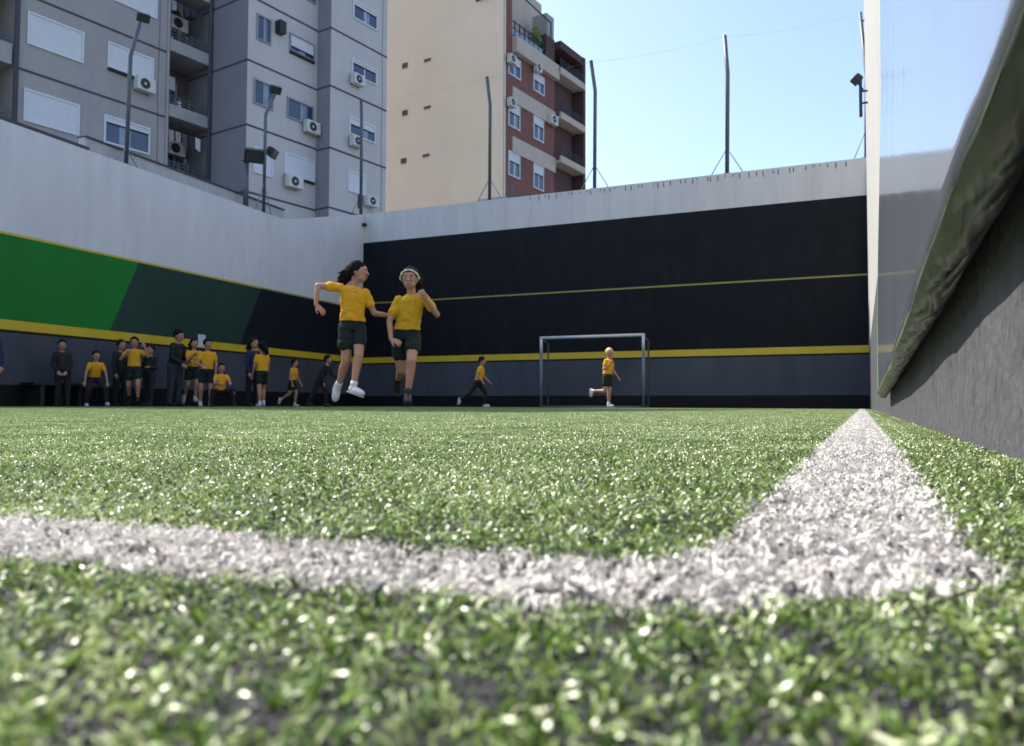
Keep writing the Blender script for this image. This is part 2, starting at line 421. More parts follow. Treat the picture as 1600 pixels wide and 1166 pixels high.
NEAR_Y = 1.5; NEAR_X = -1.564
DENS = 215000
gx, gy = scatter(NEAR_X, XW - .002, -.5, NEAR_Y, DENS, 21, bare=.35, sc_=.0065)
wm = is_white(gx + rng.normal(0, .0034, len(gx)) + (vnoise(gx, gy, .012, 77) - .5) * .009, gy + rng.normal(0, .0045, len(gx)) + (vnoise(gx, gy, .014, 78) - .5) * .016)
gx, gy = gx[~wm], gy[~wm]
wx_, wy_ = scatter(NEAR_X, LX1 + .012, -.1, NEAR_Y, DENS * 1.25, 41, bare=.37, sc_=.007)
wm = is_white(wx_ + rng.normal(0, .0034, len(wx_)) + (vnoise(wx_, wy_, .012, 77) - .5) * .009, wy_ + rng.normal(0, .0045, len(wx_)) + (vnoise(wx_, wy_, .014, 78) - .5) * .016)
wx_, wy_ = wx_[wm], wy_[wm]
PS = .25
gp_p = []; gp_pts = [[] for _ in range(6)]
for k in range(3):
    x, y = scatter(-PS / 2, PS / 2, -PS / 2, PS / 2, 190000, 60 + k * 7, bare=.37, sc_=.010)
    gp_p.append(blades(x, y))
for k in range(3):
    x, y = scatter(-.064, .064, -PS / 2, PS / 2, 190000, 91 + k * 5, bare=.30, sc_=.012); gp_p.append(blades(x, y))   # narrow strips by the wall
ix = 0
X = LX0 - PS / 2
xi = 0
while X > -17.0:
    Y = -3 + PS / 2
    while Y < YB:
        if not (X > NEAR_X and -.5 < Y < NEAR_Y):
            gp_pts[random.randrange(3)].append((X, Y, 0, random.randrange(4) * math.pi / 2))
        Y += PS
    X -= PS
Y = NEAR_Y + PS / 2
wpts = [[], [], []]
while Y < YB:
    gp_pts[3 + random.randrange(3)].append(((LX1 + XW) / 2, Y, 0, random.randrange(2) * math.pi))
    wpts[random.randrange(3)].append(((LX0 + LX1) / 2, Y, 0, random.randrange(2) * math.pi)); Y += PS
# patch points inside the near box only start past its edge: shift to align
turf = turf_object('artificial_turf', M['blade'], [blades(gx, gy)], gp_p, [np.array(p) for p in gp_pts])
tag(turf, 'glossy green artificial turf fibres over dark rubber infill covering the pitch', 'artificial turf', kind='stuff')
wpat = []
for k in range(3):
    x, y = scatter(-(LX1 - LX0) / 2, (LX1 - LX0) / 2, -PS / 2, PS / 2, DENS * 1.1, 99 + 4 * k, bare=.30, sc_=.008); wpat.append(blades(x, y, True))
line = turf_object('pitch_line', M['wblade'], [blades(wx_, wy_, True)], wpat, [np.array(p) for p in wpts])
tag(line, 'white turf fibres of the touchline and the end line meeting at the corner', 'pitch line', kind='stuff')

# loose rubber crumbs between the fibres close by
def crumbs():
    n = 90000
    x = rng.uniform(-.9, XW - .004, n); y = -.1 + 1.9 * rng.random(n) ** 1.8
    r_ = rng.uniform(.0004, .0012, n); th = rng.random((n, 3)) * 6.28
    O = np.array([[1, 0, 0], [-1, 0, 0], [0, 1, 0], [0, -1, 0], [0, 0, 1], [0, 0, -1]]) * 1.0
    jit = rng.uniform(.6, 1.3, (n, 6, 1))
    P = O[None] * jit
    c, s_ = np.cos(th[:, 0])[:, None], np.sin(th[:, 0])[:, None]
    P = np.stack([P[..., 0] * c - P[..., 1] * s_, P[..., 0] * s_ + P[..., 1] * c, P[..., 2]], -1)
    c, s_ = np.cos(th[:, 1])[:, None], np.sin(th[:, 1])[:, None]
    P = np.stack([P[..., 0], P[..., 1] * c - P[..., 2] * s_, P[..., 1] * s_ + P[..., 2] * c], -1)
    V = P * r_[:, None, None] + np.stack([x, y, np.where(rng.random(n) < .16, rng.uniform(.002, .0055, n), rng.uniform(.0002, .0016, n))], 1)[:, None, :]
    F = np.array([[0, 2, 4], [2, 1, 4], [1, 3, 4], [3, 0, 4], [2, 0, 5], [1, 2, 5], [3, 1, 5], [0, 3, 5]])
    Fa = ((np.arange(n) * 6)[:, None, None] + F[None]).reshape(-1, 3).astype(np.int32)
    me = bpy.data.meshes.new('rubber_crumbs'); me.vertices.add(n * 6); me.vertices.foreach_set('co', V.reshape(-1).astype(np.float32))
    me.loops.add(Fa.size); me.loops.foreach_set('vertex_index', Fa.ravel()); me.polygons.add(len(Fa))
    me.polygons.foreach_set('loop_start', np.arange(len(Fa), dtype=np.int32) * 3); me.update(calc_edges=True); me.materials.append(M['crumb'])
    o = bpy.data.objects.new('rubber_crumbs', me); COL.objects.link(o)
    tag(o, 'dark grey rubber crumbs lying between the turf fibres', 'rubber crumbs', kind='stuff')
crumbs()

# ------------------------------------------------------------------ boundary walls
def wallpoly(mb, pts, fn, m): mb.poly([fn(s, z) for s, z in pts], m)
root = empty('boundary_wall', lw(12, 0))
root.rotation_euler = (0, 0, 0)
tag(root, 'long left boundary wall, white above green and navy blocks with a yellow stripe', 'wall')
inv = Matrix.Translation(-root.location)
f = lambda s, z: inv @ lw(s, z)
mb = MB()
SK = .42; ZL = 5.47
zt = lambda s: HB if s <= 0 else (HB + (ZL - HB) * min(1, s / SR))
SR = lpx(444, 334)[0]
ST0, ST1 = 1.475, 1.665
YT0, YT1 = 3.30, 3.345
SL = 34.0
g1t, _ = lpx(217, 403); g1b, _ = lpx(172, 508); g2t, _ = lpx(408, 441); g2b, _ = lpx(375, 531)
wallpoly(mb, [(0, 0), (SL, 0), (SL, SK), (0, SK)], f, M['black_band'])
wallpoly(mb, [(0, SK), (SL, SK), (SL, ST0 - .05), (0, ST0 - .05)], f, M['lower'])
wallpoly(mb, [(0, ST0 - .05), (SL, ST0 - .05), (SL, ST0), (0, ST0)], f, M['black_band'])
wallpoly(mb, [(0, ST0), (SL, ST0), (SL, ST1), (0, ST1)], f, M['yellow'])
wallpoly(mb, [(0, ST1), (g2b, ST1), (g2t, YT0), (0, YT0)], f, M['navy'])
wallpoly(mb, [(g2b, ST1), (g1b, ST1), (g1t, YT0), (g2t, YT0)], f, M['dgreen'])
wallpoly(mb, [(g1b, ST1), (SL, ST1), (SL, YT0), (g1t, YT0)], f, M['green'])
wallpoly(mb, [(0, YT0), (g2t, YT0), (g2t, YT1), (0, YT1)], f, M['thin_yellow'])
wallpoly(mb, [(g2t, YT0), (SL, YT0), (SL, YT1), (g2t, YT1)], f, M['yellow'])
wallpoly(mb, [(0, YT1), (SL, YT1), (SL, ZL), (SR, ZL), (0, HB)], f, M['white_wall'])
TH = .22
fb = lambda s, z: inv @ lw(s, z, -TH)
mb.poly([fb(0, 0), fb(0, HB), fb(SR, ZL), fb(SL, ZL), fb(SL, 0)], M['coping'])
mb.poly([f(0, HB), f(SR, ZL), fb(SR, ZL), fb(0, HB)], M['coping'])
mb.poly([f(SR, ZL), f(SL, ZL), fb(SL, ZL), fb(SR, ZL)], M['coping'])
mb.poly([f(SL, 0), fb(SL, 0), fb(SL, ZL), f(SL, ZL)], M['white_wall'])
mb.build('painted_wall', root)
# white parapet kerb riding behind the wall, ends in a dark edge
s0, _ = lpx(129, 213, -.5); s1, _ = lpx(440, 333, -.5)
c = MB(); Mx = Matrix
def lbox(mb, s0, s1, o0, o1, z0, z1, m, fn=inv):
    P = [fn @ lw(s, z, o) for z in (z0, z1) for o in (o0, o1) for s in (s0, s1)]
    b = len(mb.v); mb.v += [tuple(p) for p in P]; k = mb.mi(m)
    for fc in ((0, 2, 3, 1), (4, 5, 7, 6), (0, 1, 5, 4), (2, 6, 7, 3), (0, 4, 6, 2), (1, 3, 7, 5)):
        mb.f.append(tuple(b + i for i in fc)); mb.m.append(k)
lbox(c, s1, s0, -.62, -.42, 0, ZL + .42, M['coping'])
c.build('parapet', root)
c = MB(); lbox(c, s1, s0, -.66, -.38, ZL + .42, ZL + .46, M['joint']); c.build('parapet_cap', root)
c = MB(); lbox(c, s0 + .05, s0 + 4.5, -.40, -TH - .01, ZL - .35, ZL + .16, M['joint']); c.build('gutter', root)

# back wall
root = empty('boundary_wall', (XC / 2, YB, 0))
tag(root, 'tall black back wall with white upper band and yellow stripes behind the goal', 'wall')
fx = lambda x, z: (x - XC / 2, 0, z)
mb = MB(); X1 = XW + .5
T0, T1 = 3.50, 3.545
for z0, z1, m in ((0, SK - .06, 'black_band'), (SK - .06, ST0 - .05, 'lower'), (ST0 - .05, ST0, 'black_band'), (ST0, ST1, 'yellow'),
                  (ST1, T0, 'black_wall'), (T0, T1, 'thin_yellow'), (T1, 5.62, 'black_wall'), (5.62, HB, 'white_wall2')):
    mb.poly([fx(XC, z0), fx(X1, z0), fx(X1, z1), fx(XC, z1)], M[m])
mb.poly([(XC - XC / 2, 0, HB), (X1 - XC / 2, 0, HB), (X1 - XC / 2, .25, HB), (XC - XC / 2, .25, HB)], M['coping'])
mb.poly([(XC - XC / 2, .25, 0), (XC - XC / 2, .25, HB), (X1 - XC / 2, .25, HB), (X1 - XC / 2, .25, 0)], M['coping'])
mb.build('painted_wall', root)
c = MB()
for i in range(46):                                      # little run-off scars under the coping
    x = -9.4 + i * .2 + random.uniform(-.09, .09); h = random.uniform(.01, .13)
    c.box(x - XC / 2, x - XC / 2 + .022, -.006, -.002, HB - .08 - h, HB - .05, M['concrete'])
c.build('drip_marks', root)

# small drain outlet near the corner
c = MB(); c.tube([(0, 0, 0), (0, -.12, -.02)], .06, M['blackmetal']); o = c.build('drain_spout', root, True)
o.location = (XC + .08 - XC / 2, 0, 6.25)

# right wall
root = empty('boundary_wall', (XW, 8, 0))
tag(root, 'rough dark grey concrete wall along the touchline with a white upper part', 'wall')
mb = MB()
YN = -3.0
def rp(y, z, x=0): return (x, y - 8, z)
mb.poly([rp(YN, 0), rp(YN, 1.55), rp(YB + .3, 1.55), rp(YB + .3, 0)], M['concrete'])
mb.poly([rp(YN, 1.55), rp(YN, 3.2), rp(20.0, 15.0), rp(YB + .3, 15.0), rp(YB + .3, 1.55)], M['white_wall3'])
mb.poly([rp(YN, 0, .3), rp(YB + .3, 0, .3), rp(YB + .3, 15, .3), rp(20, 15, .3), rp(YN, 3.2, .3)], M['concrete'])
mb.poly([rp(YN, 3.2), rp(YN, 3.2, .3), rp(20, 15, .3), rp(20, 15)], M['coping'])
mb.poly([rp(20, 15), rp(20, 15, .3), rp(YB + .3, 15, .3), rp(YB + .3, 15)], M['coping'])
mb.poly([rp(YN, 0), rp(YN, 0, .3), rp(YN, 3.2, .3), rp(YN, 3.2)], M['concrete'])
mb.poly([rp(YB + .3, 0), rp(YB + .3, 15), rp(YB + .3, 15, .3), rp(YB + .3, 0, .3)], M['concrete'])
mb.build('concrete_face', root)

# ------------------------------------------------------------------ glossy banner hung on the right wall
def banner_mat(name, col, rough, hem=False):
    m = mat(name, col, rough, .06, 2, (1, 1, .2), 0, coord='Object')
    t = m.node_tree; N = t.nodes; L = t.links; b = N['Principled BSDF']
    b.inputs['IOR'].default_value = 1.9 if not hem else 1.5; b.inputs['Specular IOR Level'].default_value = .6
    tc = N.new('ShaderNodeTexCoord'); mp = N.new('ShaderNodeMapping'); mp.inputs['Scale'].default_value = (1, 2.2, .6) if not hem else (1, 5, 5)
    ns = N.new('ShaderNodeTexNoise'); ns.inputs['Scale'].default_value = 3; ns.inputs['Detail'].default_value = 5
    L.new(tc.outputs['Object'], mp.inputs[0]); L.new(mp.outputs[0], ns.inputs[0])
    bp = N.new('ShaderNodeBump'); bp.inputs['Strength'].default_value = .25 if not hem else .3; bp.inputs['Distance'].default_value = .004 if not hem else .01
    L.new(ns.outputs[0], bp.inputs['Height']); L.new(bp.outputs[0], b.inputs['Normal'])
    return m
M['vinyl'] = banner_mat('white_glossy_vinyl', (.27, .30, .36), .13)
M['vinyl'].node_tree.nodes['Principled BSDF'].inputs['Metallic'].default_value = .45
M['hem'] = banner_mat('shaded_vinyl_hem', (.036, .039, .037), .40, True)  # grey-green vinyl, with the underside's shade also put into the colour
M['hem'].node_tree.nodes['Principled BSDF'].inputs['Specular IOR Level'].default_value = .45
M['vgreen'] = banner_mat('green_vinyl_edge', (.10, .30, .05), .3)
M['vwhite'] = banner_mat('white_vinyl_edge', (.42, .42, .40), .35)
BY0, BY1 = -1.0, 6.0
root = empty('vinyl_banner', (XW, 2.5, .3))
tag(root, 'glossy white vinyl banner with green end and sagging dark hem hung on the grey wall', 'banner')
def bx(y, z):
    t = max(0, min(1, (z - .3) / 2.4)); t = t * t * (3 - 2 * t)
    base = .098 + .048 * t
    wv = mnoise.noise(Vector((y * 1.7, z * .5, 3))) * .006 * (1 - .4 * t) + mnoise.noise(Vector((y * 5, z * 1.3, 9))) * .0016
    return base + wv
def grid(name, y0, y1, ny, prof, m, smooth=True):
    mb = MB(); b = 0; k = mb.mi(m)
    rows = []
    for i in range(ny + 1):
        y = y0 + (y1 - y0) * i / ny; rows.append(prof(y))
    nz = len(rows[0])
    for r_ in rows: mb.v += [(p[0] - XW, p[1] - 2.5, p[2] - .3) for p in r_]
    for i in range(ny):
        for j in range(nz - 1):
            a = i * nz + j; mb.f.append((a, a + nz, a + nz + 1, a + 1)); mb.m.append(k)
    o = mb.build(name, root, smooth)
    so_ = o.modifiers.new('thick', 'SOLIDIFY'); so_.thickness = .003; so_.offset = 1
    return o
TOPZ = 6.2
def edge_z(y): return float(np.interp(y, (-1, 1.1, 2.3, 3.2, 6), (.316, .313, .258, .215, .160))) + .007 * mnoise.noise(Vector((y * 3.1, 0, 5))) + .003 * mnoise.noise(Vector((y * 11, 2, 5)))
zs = [0, .05, .12, .2, .3, .45, .65, .9, 1.2, 1.6, 2.1, 2.7, 3.4, 4.2, 5.2, TOPZ - .33]
grid('sheet', BY0, BY1 - .16, 160, lambda y: [Vector((bx(y, edge_z(y) + q), y, edge_z(y) + q)) for q in zs], M['vinyl'])
grid('green_edge', BY1 - .16, BY1 - .08, 4, lambda y: [Vector((bx(y, edge_z(y) + q), y, edge_z(y) + q)) for q in zs], M['vgreen'])
grid('white_edge', BY1 - .08, BY1, 4, lambda y: [Vector((bx(y, edge_z(y) + q), y, edge_z(y) + q)) for q in zs], M['vwhite'])
def hemprof(y):
    ez = edge_z(y); zb = float(np.interp(y, (-1, .8, 1.3, 1.7, 4.3, 6), (.312, .300, .284, .262, .178, .128))) + .008 * mnoise.noise(Vector((y * 4.3, 1, 8)))
    xb = .146; xt = bx(y, ez)
    P = []
    for i in range(21):
        t = i / 20
        x = xt + (xb - xt) * t + .004 * math.sin(math.pi * t)
        z = ez + (zb - ez) * t - .010 * math.sin(math.pi * t)
        fold = mnoise.noise(Vector((y * 9 + t * 3, t * 2.5, 4))) * .0065 + mnoise.noise(Vector((y * 17 - t * 5, t * 2, 7))) * .0026 - abs(mnoise.noise(Vector((y * 7 + t * 3.2, t * .8, 2)))) * .006
        P.append(Vector((x + fold * math.sin(math.pi * t) - .001, y, z + fold * math.sin(math.pi * t))))
    return P
grid('hem', BY0, BY1, 700, hemprof, M['hem'])
# standoff battens that hold the sheet off the wall
c = MB()
c.box(-.03, 0.001, BY0 - 2.5, BY1 - 2.5, TOPZ - .3, TOPZ - .25, M['steel'])
c.build('top_batten', root)

# ------------------------------------------------------------------ goal
root = empty('football_goal', (-6.95, 21.05, 0))
tag(root, 'white metal five a side goal without a net against the black wall', 'goal')
WG, HG, DG = 1.5, 2.0, .55
for sx in (-1, 1):
    c = MB(); c.tube([(sx * WG, 0, 0), (sx * WG, 0, 1.55)], .042, M['goalgrey'], 12); c.tube([(sx * WG, 0, 1.55), (sx * WG, 0, HG)], .0425, M['goalwhite'], 12)
    c.build('post', root, True)
    c = MB(); c.tube([(sx * WG, DG, 0), (sx * WG, DG, HG - .12), (sx * WG, .04, HG - .03)], .026, M['goalgrey'], 8); c.build('back_post', root, True)
    c = MB(); c.tube([(sx * WG, .04, .03), (sx * WG, DG, .03)], .022, M['goalgrey'], 8); c.build('base_bar', root, True)
c = MB(); c.tube([(-WG - .04, 0, HG), (WG + .04, 0, HG)], .043, M['goalwhite'], 12); c.build('crossbar', root, True)
c = MB(); c.tube([(-WG, DG, .03), (WG, DG, .03)], .022, M['goalgrey'], 8); c.build('back_bar', root, True)

# ------------------------------------------------------------------ poles on the walls
def floodlight(parent, loc, aim, s=1.0, arm=None):
    o = empty_part = None
    c = MB(); d = Vector(aim).normalized(); a = d.cross(Vector((0, 0, 1))).normalized(); u = a.cross(d)
    Mt = Matrix(((a.x, d.x, u.x, loc[0]), (a.y, d.y, u.y, loc[1]), (a.z, d.z, u.z, loc[2]), (0, 0, 0, 1)))
    c.box(-.17 * s, .17 * s, -.09 * s, .05 * s, -.12 * s, .12 * s, M['blackmetal'], Mt)
    for k in range(5):
        c.box((-.15 + k * .07) * s, (-.135 + k * .07) * s, -.14 * s, -.09 * s, -.1 * s, .1 * s, M['blackmetal'], Mt)
    if arm is not None: c.tube([arm, loc], .022, M['blackmetal'], 6)
    o = c.build('floodlight', parent)
    c = MB(); c.box(-.15 * s, .15 * s, .051 * s, .056 * s, -.10 * s, .10 * s, M['lampglass'], Mt); c.build('lamp_glass', o)
    return o
def pole(label, base, pts, rad, braces=((-.45, 0), (.45, 0)), bh=.75, cat='pole', group='bent steel net poles standing on the walls'):
    r_ = empty('net_pole', base)
    tag(r_, label, cat, group)
    c = MB(); c.tube(pts, rad, M['steel'], 10); c.build('shaft', r_, True)
    c = MB(); c.box(-.1, .1, -.1, .1, 0, .02, M['steel']); c.build('base_plate', r_)
    for (dx, dy) in braces:
        c = MB(); c.tube([(dx, dy, 0.0), (0, 0, bh)], .014, M['wire'], 6); c.build('brace', r_, True)
    return r_
NB = Vector((0, 1, 0))
def bpole(px, ybase, ybend, xtop, ytop, label, rad=.045, **kw):
    off = .12
    b = hit(px, ybase, NB, YB + off); b.z = HB
    p1 = hit(px + 1, ybend, NB, YB + off); p2 = hit(xtop, ytop, NB, YB + off)
    pts = [(0, 0, 0), (p1.x - b.x, 0, p1.z - HB), (p2.x - b.x, -.10, p2.z - HB)]
    return pole(label, b, pts, rad, **kw), b
pole_tops = []
for (px, yb, ym, xt, yt, lab) in ((564, 327, 200, 567, 158, 'straight dark pole rising from the corner where the two walls meet'),
                                  (765, 300, 165, 763, 122, 'bent pole on the back wall in front of the beige building'),
                                  (929, 288, 142, 925, 97, 'bent pole against the sky just right of the brick building'),
                                  (1136, 264, 115, 1133, 58, 'tall bent pole standing alone against the open sky'),):
    r_, b = bpole(px, yb, ym, xt, yt, lab, rad=.055 if px < 1000 else .058)
    p2 = hit(xt, yt, NB, YB + .12); pole_tops.append(p2)
    if px < 600:
        c = MB(); c.box(-.07, .07, -.1, -.05, .25, .75, M['blackmetal']); c.build('junction_box', r_)
# right end pole with lamps
r_, b = bpole(1353, 240, 120, 1344, 22, 'pole at the right end of the back wall carrying two small floodlights', rad=.045, braces=((-.3, 0),))
q = hit(1349, 138, NB, YB + .12) - b
floodlight(r_, (q.x - .18, -.05, q.z + .22), (-.8, -.3, -.9), .9, (q.x, 0, q.z - .05))
p2 = hit(1344, 22, NB, YB + .12)
pole_tops.append(p2)
c = MB(); c.tube([(p2.x - b.x, -.05, p2.z - HB - .3), (p2.x - b.x + .3, -.05, p2.z - HB)], .02, M['steel'], 6); c.build('wall_tie', r_, True)
# black lamp housing on the white end wall
c = MB()
zq = hit(1362, 145, Vector((1, 0, 0)), XW - .02)
fl = MB(); y_l = 17.0
zc_ = y_l
fl.box(-.16, -.10, -.06, .06, -.38, .38, M['blackmetal']); fl.tube([(-.10, 0, .12), (.0, 0, .12)], .02, M['blackmetal'], 6); fl.tube([(-.10, 0, -.12), (.0, 0, -.12)], .02, M['blackmetal'], 6)
o = fl.build('wall_lamp'); o.location = (XW, y_l, (632 - 143) * (y_l * math.cos(YAW)) / FPX + CAMZ)
tag(o, 'narrow black lamp housing bolted high on the white end wall', 'wall lamp')
# cable strung along the pole tops
for i in range(len(pole_tops) - 1):
    a = pole_tops[i]; b_ = pole_tops[i + 1]; n = 14
    P = [a.lerp(b_, t / n) - Vector((0, 0, .12 * 4 * (t / n) * (1 - t / n))) for t in range(n + 1)]
    P = [p + Vector((0, -.1, -.03)) - a for p in P]
    c = MB(); c.tube(P, .002, M['wire'], 5)
    o = c.build('net_cable', None, True); o.location = a
    tag(o, ['thin cable between the corner pole and the pole before the beige building',
            'thin cable between the pole before the beige building and the first sky pole',
            'thin cable between the two bent poles against the sky',
            'thin cable from the tall sky pole to the pole at the right end'][i], 'cable', 'thin cables strung between pole tops')
# left wall poles
def lpole(pxb, pyb, joints, label, rad=.045, off=-.11, **kw):
    s_, _ = lpx(pxb, pyb, off); b = lw(s_, ZL, off)
    pts = [(0, 0, 0)]
    for (x, y) in joints:
        p = hit(x, y, LN, LDIST + off); pts.append(tuple(p - b))
    return pole(label, b, pts, rad, **kw), b
bl = LD * .35
r_, b = lpole(197, 258, [(204, 88), (218, 38)], 'bent pole with one floodlight at its tip rising from the left wall', braces=((bl.x, bl.y), (-bl.x, -bl.y)), bh=.4)
q = hit(224, 28, LN, LDIST - .11) - b; q2 = hit(218, 38, LN, LDIST - .11) - b
floodlight(r_, tuple(q), (.8, -.4, -.7), .8, tuple(q2))
r_, b = lpole(412, 325, [(415, 180), (429, 148)], 'bent pole with floodlights at its tip and halfway up near the corner', braces=((bl.x, bl.y), (-bl.x, -bl.y)), bh=.9)
q = hit(431, 141, LN, LDIST - .11) - b; q2 = hit(429, 148, LN, LDIST - .11) - b
floodlight(r_, tuple(q), (.8, -.4, -.7), .9, tuple(q2))
m1 = hit(414, 235, LN, LDIST - .11) - b
q = hit(397, 244, LN, LDIST + .1) - b; floodlight(r_, tuple(q), (.7, -.6, -.6), 1.5, tuple(m1))
q = hit(427, 240, LN, LDIST - .11) - b; floodlight(r_, tuple(q), (.9, .3, -.5), 1.1, tuple(m1))
s_, _ = lpx(384, 312, -.11); b = lw(s_, ZL, -.11); tp = hit(385, 252, LN, LDIST - .11) - b
r_ = empty('steel_post', b); tag(r_, 'short thick post on the left wall below the black floodlight', 'post')
c = MB(); c.tube([(0, 0, 0), (0, 0, tp.z)], .07, M['steel'], 10); c.build('shaft', r_, True)
c = MB(); c.box(-.1, .1, -.1, .1, tp.z, tp.z + .03, M['steel']); c.build('cap_plate', r_)

# ------------------------------------------------------------------ buildings
A = R(9.5)
E1 = Vector((math.sin(A), math.cos(A), 0)); E2 = Vector((math.cos(A), -math.sin(A), 0))
class Frame:
    def __init__(s, root, u0, v0): s.root, s.u0, s.v0 = root, u0, v0
    def box(s, mb, v0, v1, u0, u1, z0, z1, m):     # v = out of the facade, u = receding
        mb.box(v0 - s.v0, v1 - s.v0, u0 - s.u0, u1 - s.u0, z0, z1, m)
def broot(name, u, v, label, cat='building', group=None):
    p = E1 * u + E2 * v
    r_ = empty(name, p, -A); tag(r_, label, cat, group)
    return Frame(r_, u, v)
def uz(px, py, v):                # pixel on facade plane v
    p = hit(px, py, E2, v); return E1.dot(p), p.z
def vz(px, py, u):                # pixel on a face looking at the camera, plane u
    p = hit(px, py, E1, u); return E2.dot(p), p.z

def window(F, v, xl, xr, yt, yb, kind, sill=False):
    """xl,xr pixel columns; yt,yb pixel rows at xl; facade plane v"""
    u0, z1 = uz(xl, yt, v); _, z0 = uz(xl, yb, v); u1, _ = uz(xr, yt, v)
    fm = M['frame'] if kind in ('shutter', 'half', 'open') else M['frame_grey']
    mb = MB(); t = .07
    F.box(mb, v - .05, v + .055, u0 - t, u0, z0 - t, z1 + t, fm); F.box(mb, v - .05, v + .055, u1, u1 + t, z0 - t, z1 + t, fm)
    F.box(mb, v - .05, v + .055, u0, u1, z1, z1 + t, fm); F.box(mb, v - .05, v + .07, u0, u1, z0 - t, z0, fm)
    w_ = mb.build('window', F.root)
    zc = {'shutter': z0, 'half': z0 + .62 * (z1 - z0), 'open': z0 + .80 * (z1 - z0), 'glass': z1, 'low': z0 + .3 * (z1 - z0)}[kind]
    if zc < z1:
        mb = MB(); F.box(mb, v - .02, v + .02, u0, u1, zc + .001, z1, M['shutter']); mb.build('roller_shutter', w_)
    if zc > z0:
        mb = MB(); F.box(mb, v - .03, v + .005, u0, u1, z0, zc, M['glass'])
        um = u0 + (u1 - u0) * random.uniform(.3, .55)
        mb.build('pane', w_)
        mb = MB(); F.box(mb, v + .006, v + .03, (u0 + u1) / 2 - .03, (u0 + u1) / 2 + .03, z0, zc, fm); mb.build('mullion', w_)
        if random.random() < .8:
            mb = MB(); F.box(mb, v + .006, v + .009, um, um + (u1 - u0) * .27, z0, zc - .02, M['glass_light']); mb.build('curtain', w_)
        if zc < z1:
            mb = MB(); F.box(mb, v + .006, v + .04, u0, u1, zc - .05, zc, M['dark']); mb.build('shutter_rail', w_)
    if sill:
        mb = MB(); F.box(mb, v + .0, v + .12, u0 - .05, u1 + .02, z0 - t - .1, z0 - t - .002, M['dark']); mb.build('sill', w_)
    return w_
def ac(F, v, xl, yt, w_=.8, h=.56, d=.3):
    u0, z1 = uz(xl, yt, v + .15); 
    mb = MB(); F.box(mb, v + .1, v + .1 + d, u0, u0 + w_, z1 - h, z1, M['ac'])
    F.box(mb, v, v + .1, u0 + .1, u0 + .15, z1 - h, z1 - h + .08, M['blackmetal']); F.box(mb, v, v + .1, u0 + w_ - .15, u0 + w_ - .1, z1 - h, z1 - h + .08, M['blackmetal'])
    o = mb.build('air_conditioner', F.root, bevel=.015)
    c = MB(); cx = v + .1 + d - F.v0; cy = u0 + w_ * .42 - F.u0; cz = z1 - h / 2; n = 20; rr = h * .38
    c.tube([(cx, cy, cz), (cx + .012, cy, cz)], rr, M['fan'], n)
    c.tube([(cx + .012, cy, cz), (cx + .02, cy, cz)], rr * .25, M['ac'], 10)
    c.build('fan_grille', o)
    return o
def joints(F, mb, v, u0, u1, zs, out=.012):
    for z in zs: F.box(mb, v, v + out, u0, u1, z - .045, z + .045, M['joint'])

VL, VC, VR = -30.4, -27.9, -27.0
uL0, _ = uz(24, 105, VL); uL1, _ = uz(258, 180, VL)
uC0, _ = uz(385, 195, VC); uC1, _ = uz(497, 231, VC); uR1, _ = uz(603, 250, VR)
uR0, _ = uz(515, 232, VR)
FL_H = 2.8
zj = uz(24, 105, VL)[1]
ZJ = [zj + k * FL_H for k in range(-4, 8) if 0 < zj + k * FL_H < 31]
UN = 5.9           # unseen near end of the building, placed to set its shadow edge
F = broot('apartment_building', (uL0 + uC1) / 2, VL - 3, 'grey concrete apartment block with roller shutters, balconies and air conditioners behind the left wall')
HT = 31.5  # unseen roof height, chosen for how far the shadow reaches
# walls
mb = MB()
F.box(mb, VL - 10, VL, uL0, uL1, 0, 25.2, M['bL'])                    # window bay; unseen roof notch shaped to let sun onto the goal girl
F.box(mb, VL - 10, VL, uL0, uL0 + 1.5, 25.2, HT, M['bL'])
F.box(mb, VL - 10, VL - 1.8, UN, uL0, 0, HT, M['darkwarm'])           # loggia strip left
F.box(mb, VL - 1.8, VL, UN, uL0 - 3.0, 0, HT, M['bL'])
joints(F, mb, VL, uL0, uL1, [z for z in ZJ if z < 25], .012)
o = mb.build('mauve_wall', F.root)
mb = MB()
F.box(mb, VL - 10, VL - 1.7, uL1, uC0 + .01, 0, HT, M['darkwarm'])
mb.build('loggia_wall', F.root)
# centre block
mb = MB()
F.box(mb, VL - 10, VC, uC0, uR0, 0, HT, M['bC'])
joints(F, mb, VC, uC0, uR0, [uz(387, y, VC)[1] for y in (93, 195, 300)] + [uz(387, 93, VC)[1] + 2.83 * k for k in (1, 2)])
for z in [uz(387, y, VC)[1] for y in (93, 195, 300)] + [uz(387, 93, VC)[1] + 2.83]:
    F.box(mb, VL - 1.6, VC + .012, uC0 - .012, uC0, z - .045, z + .045, M['joint'])
mb.build('pale_wall', F.root)
mb = MB(); F.box(mb, VL - 9.9, VC - .001, uC0 - .006, uC0 - .001, 0, HT, M['bS']); mb.build('side_wall', F.root)  # thin sheet over the block's side, darker than its front
# right block
mb = MB()
F.box(mb, VL - 10, VR, uR0 + .002, uR1, 0, HT, M['bC'])
ZR = [uz(519, y, VR)[1] for y in (135, 232)]; ZR = [ZR[1] - 2.8, ZR[1], ZR[0], ZR[0] + 2.75]
joints(F, mb, VR, uR0, uR1, ZR)
for z in ZR: F.box(mb, VC + .013, VR + .012, uR0 - .01, uR0 + .002, z - .045, z + .045, M['joint'])
mb.build('right_wall', F.root)
mb = MB(); F.box(mb, VC + .001, VR - .001, uR0 - .006, uR0 + .001, 0, HT, M['bS']); mb.build('return_wall', F.root)
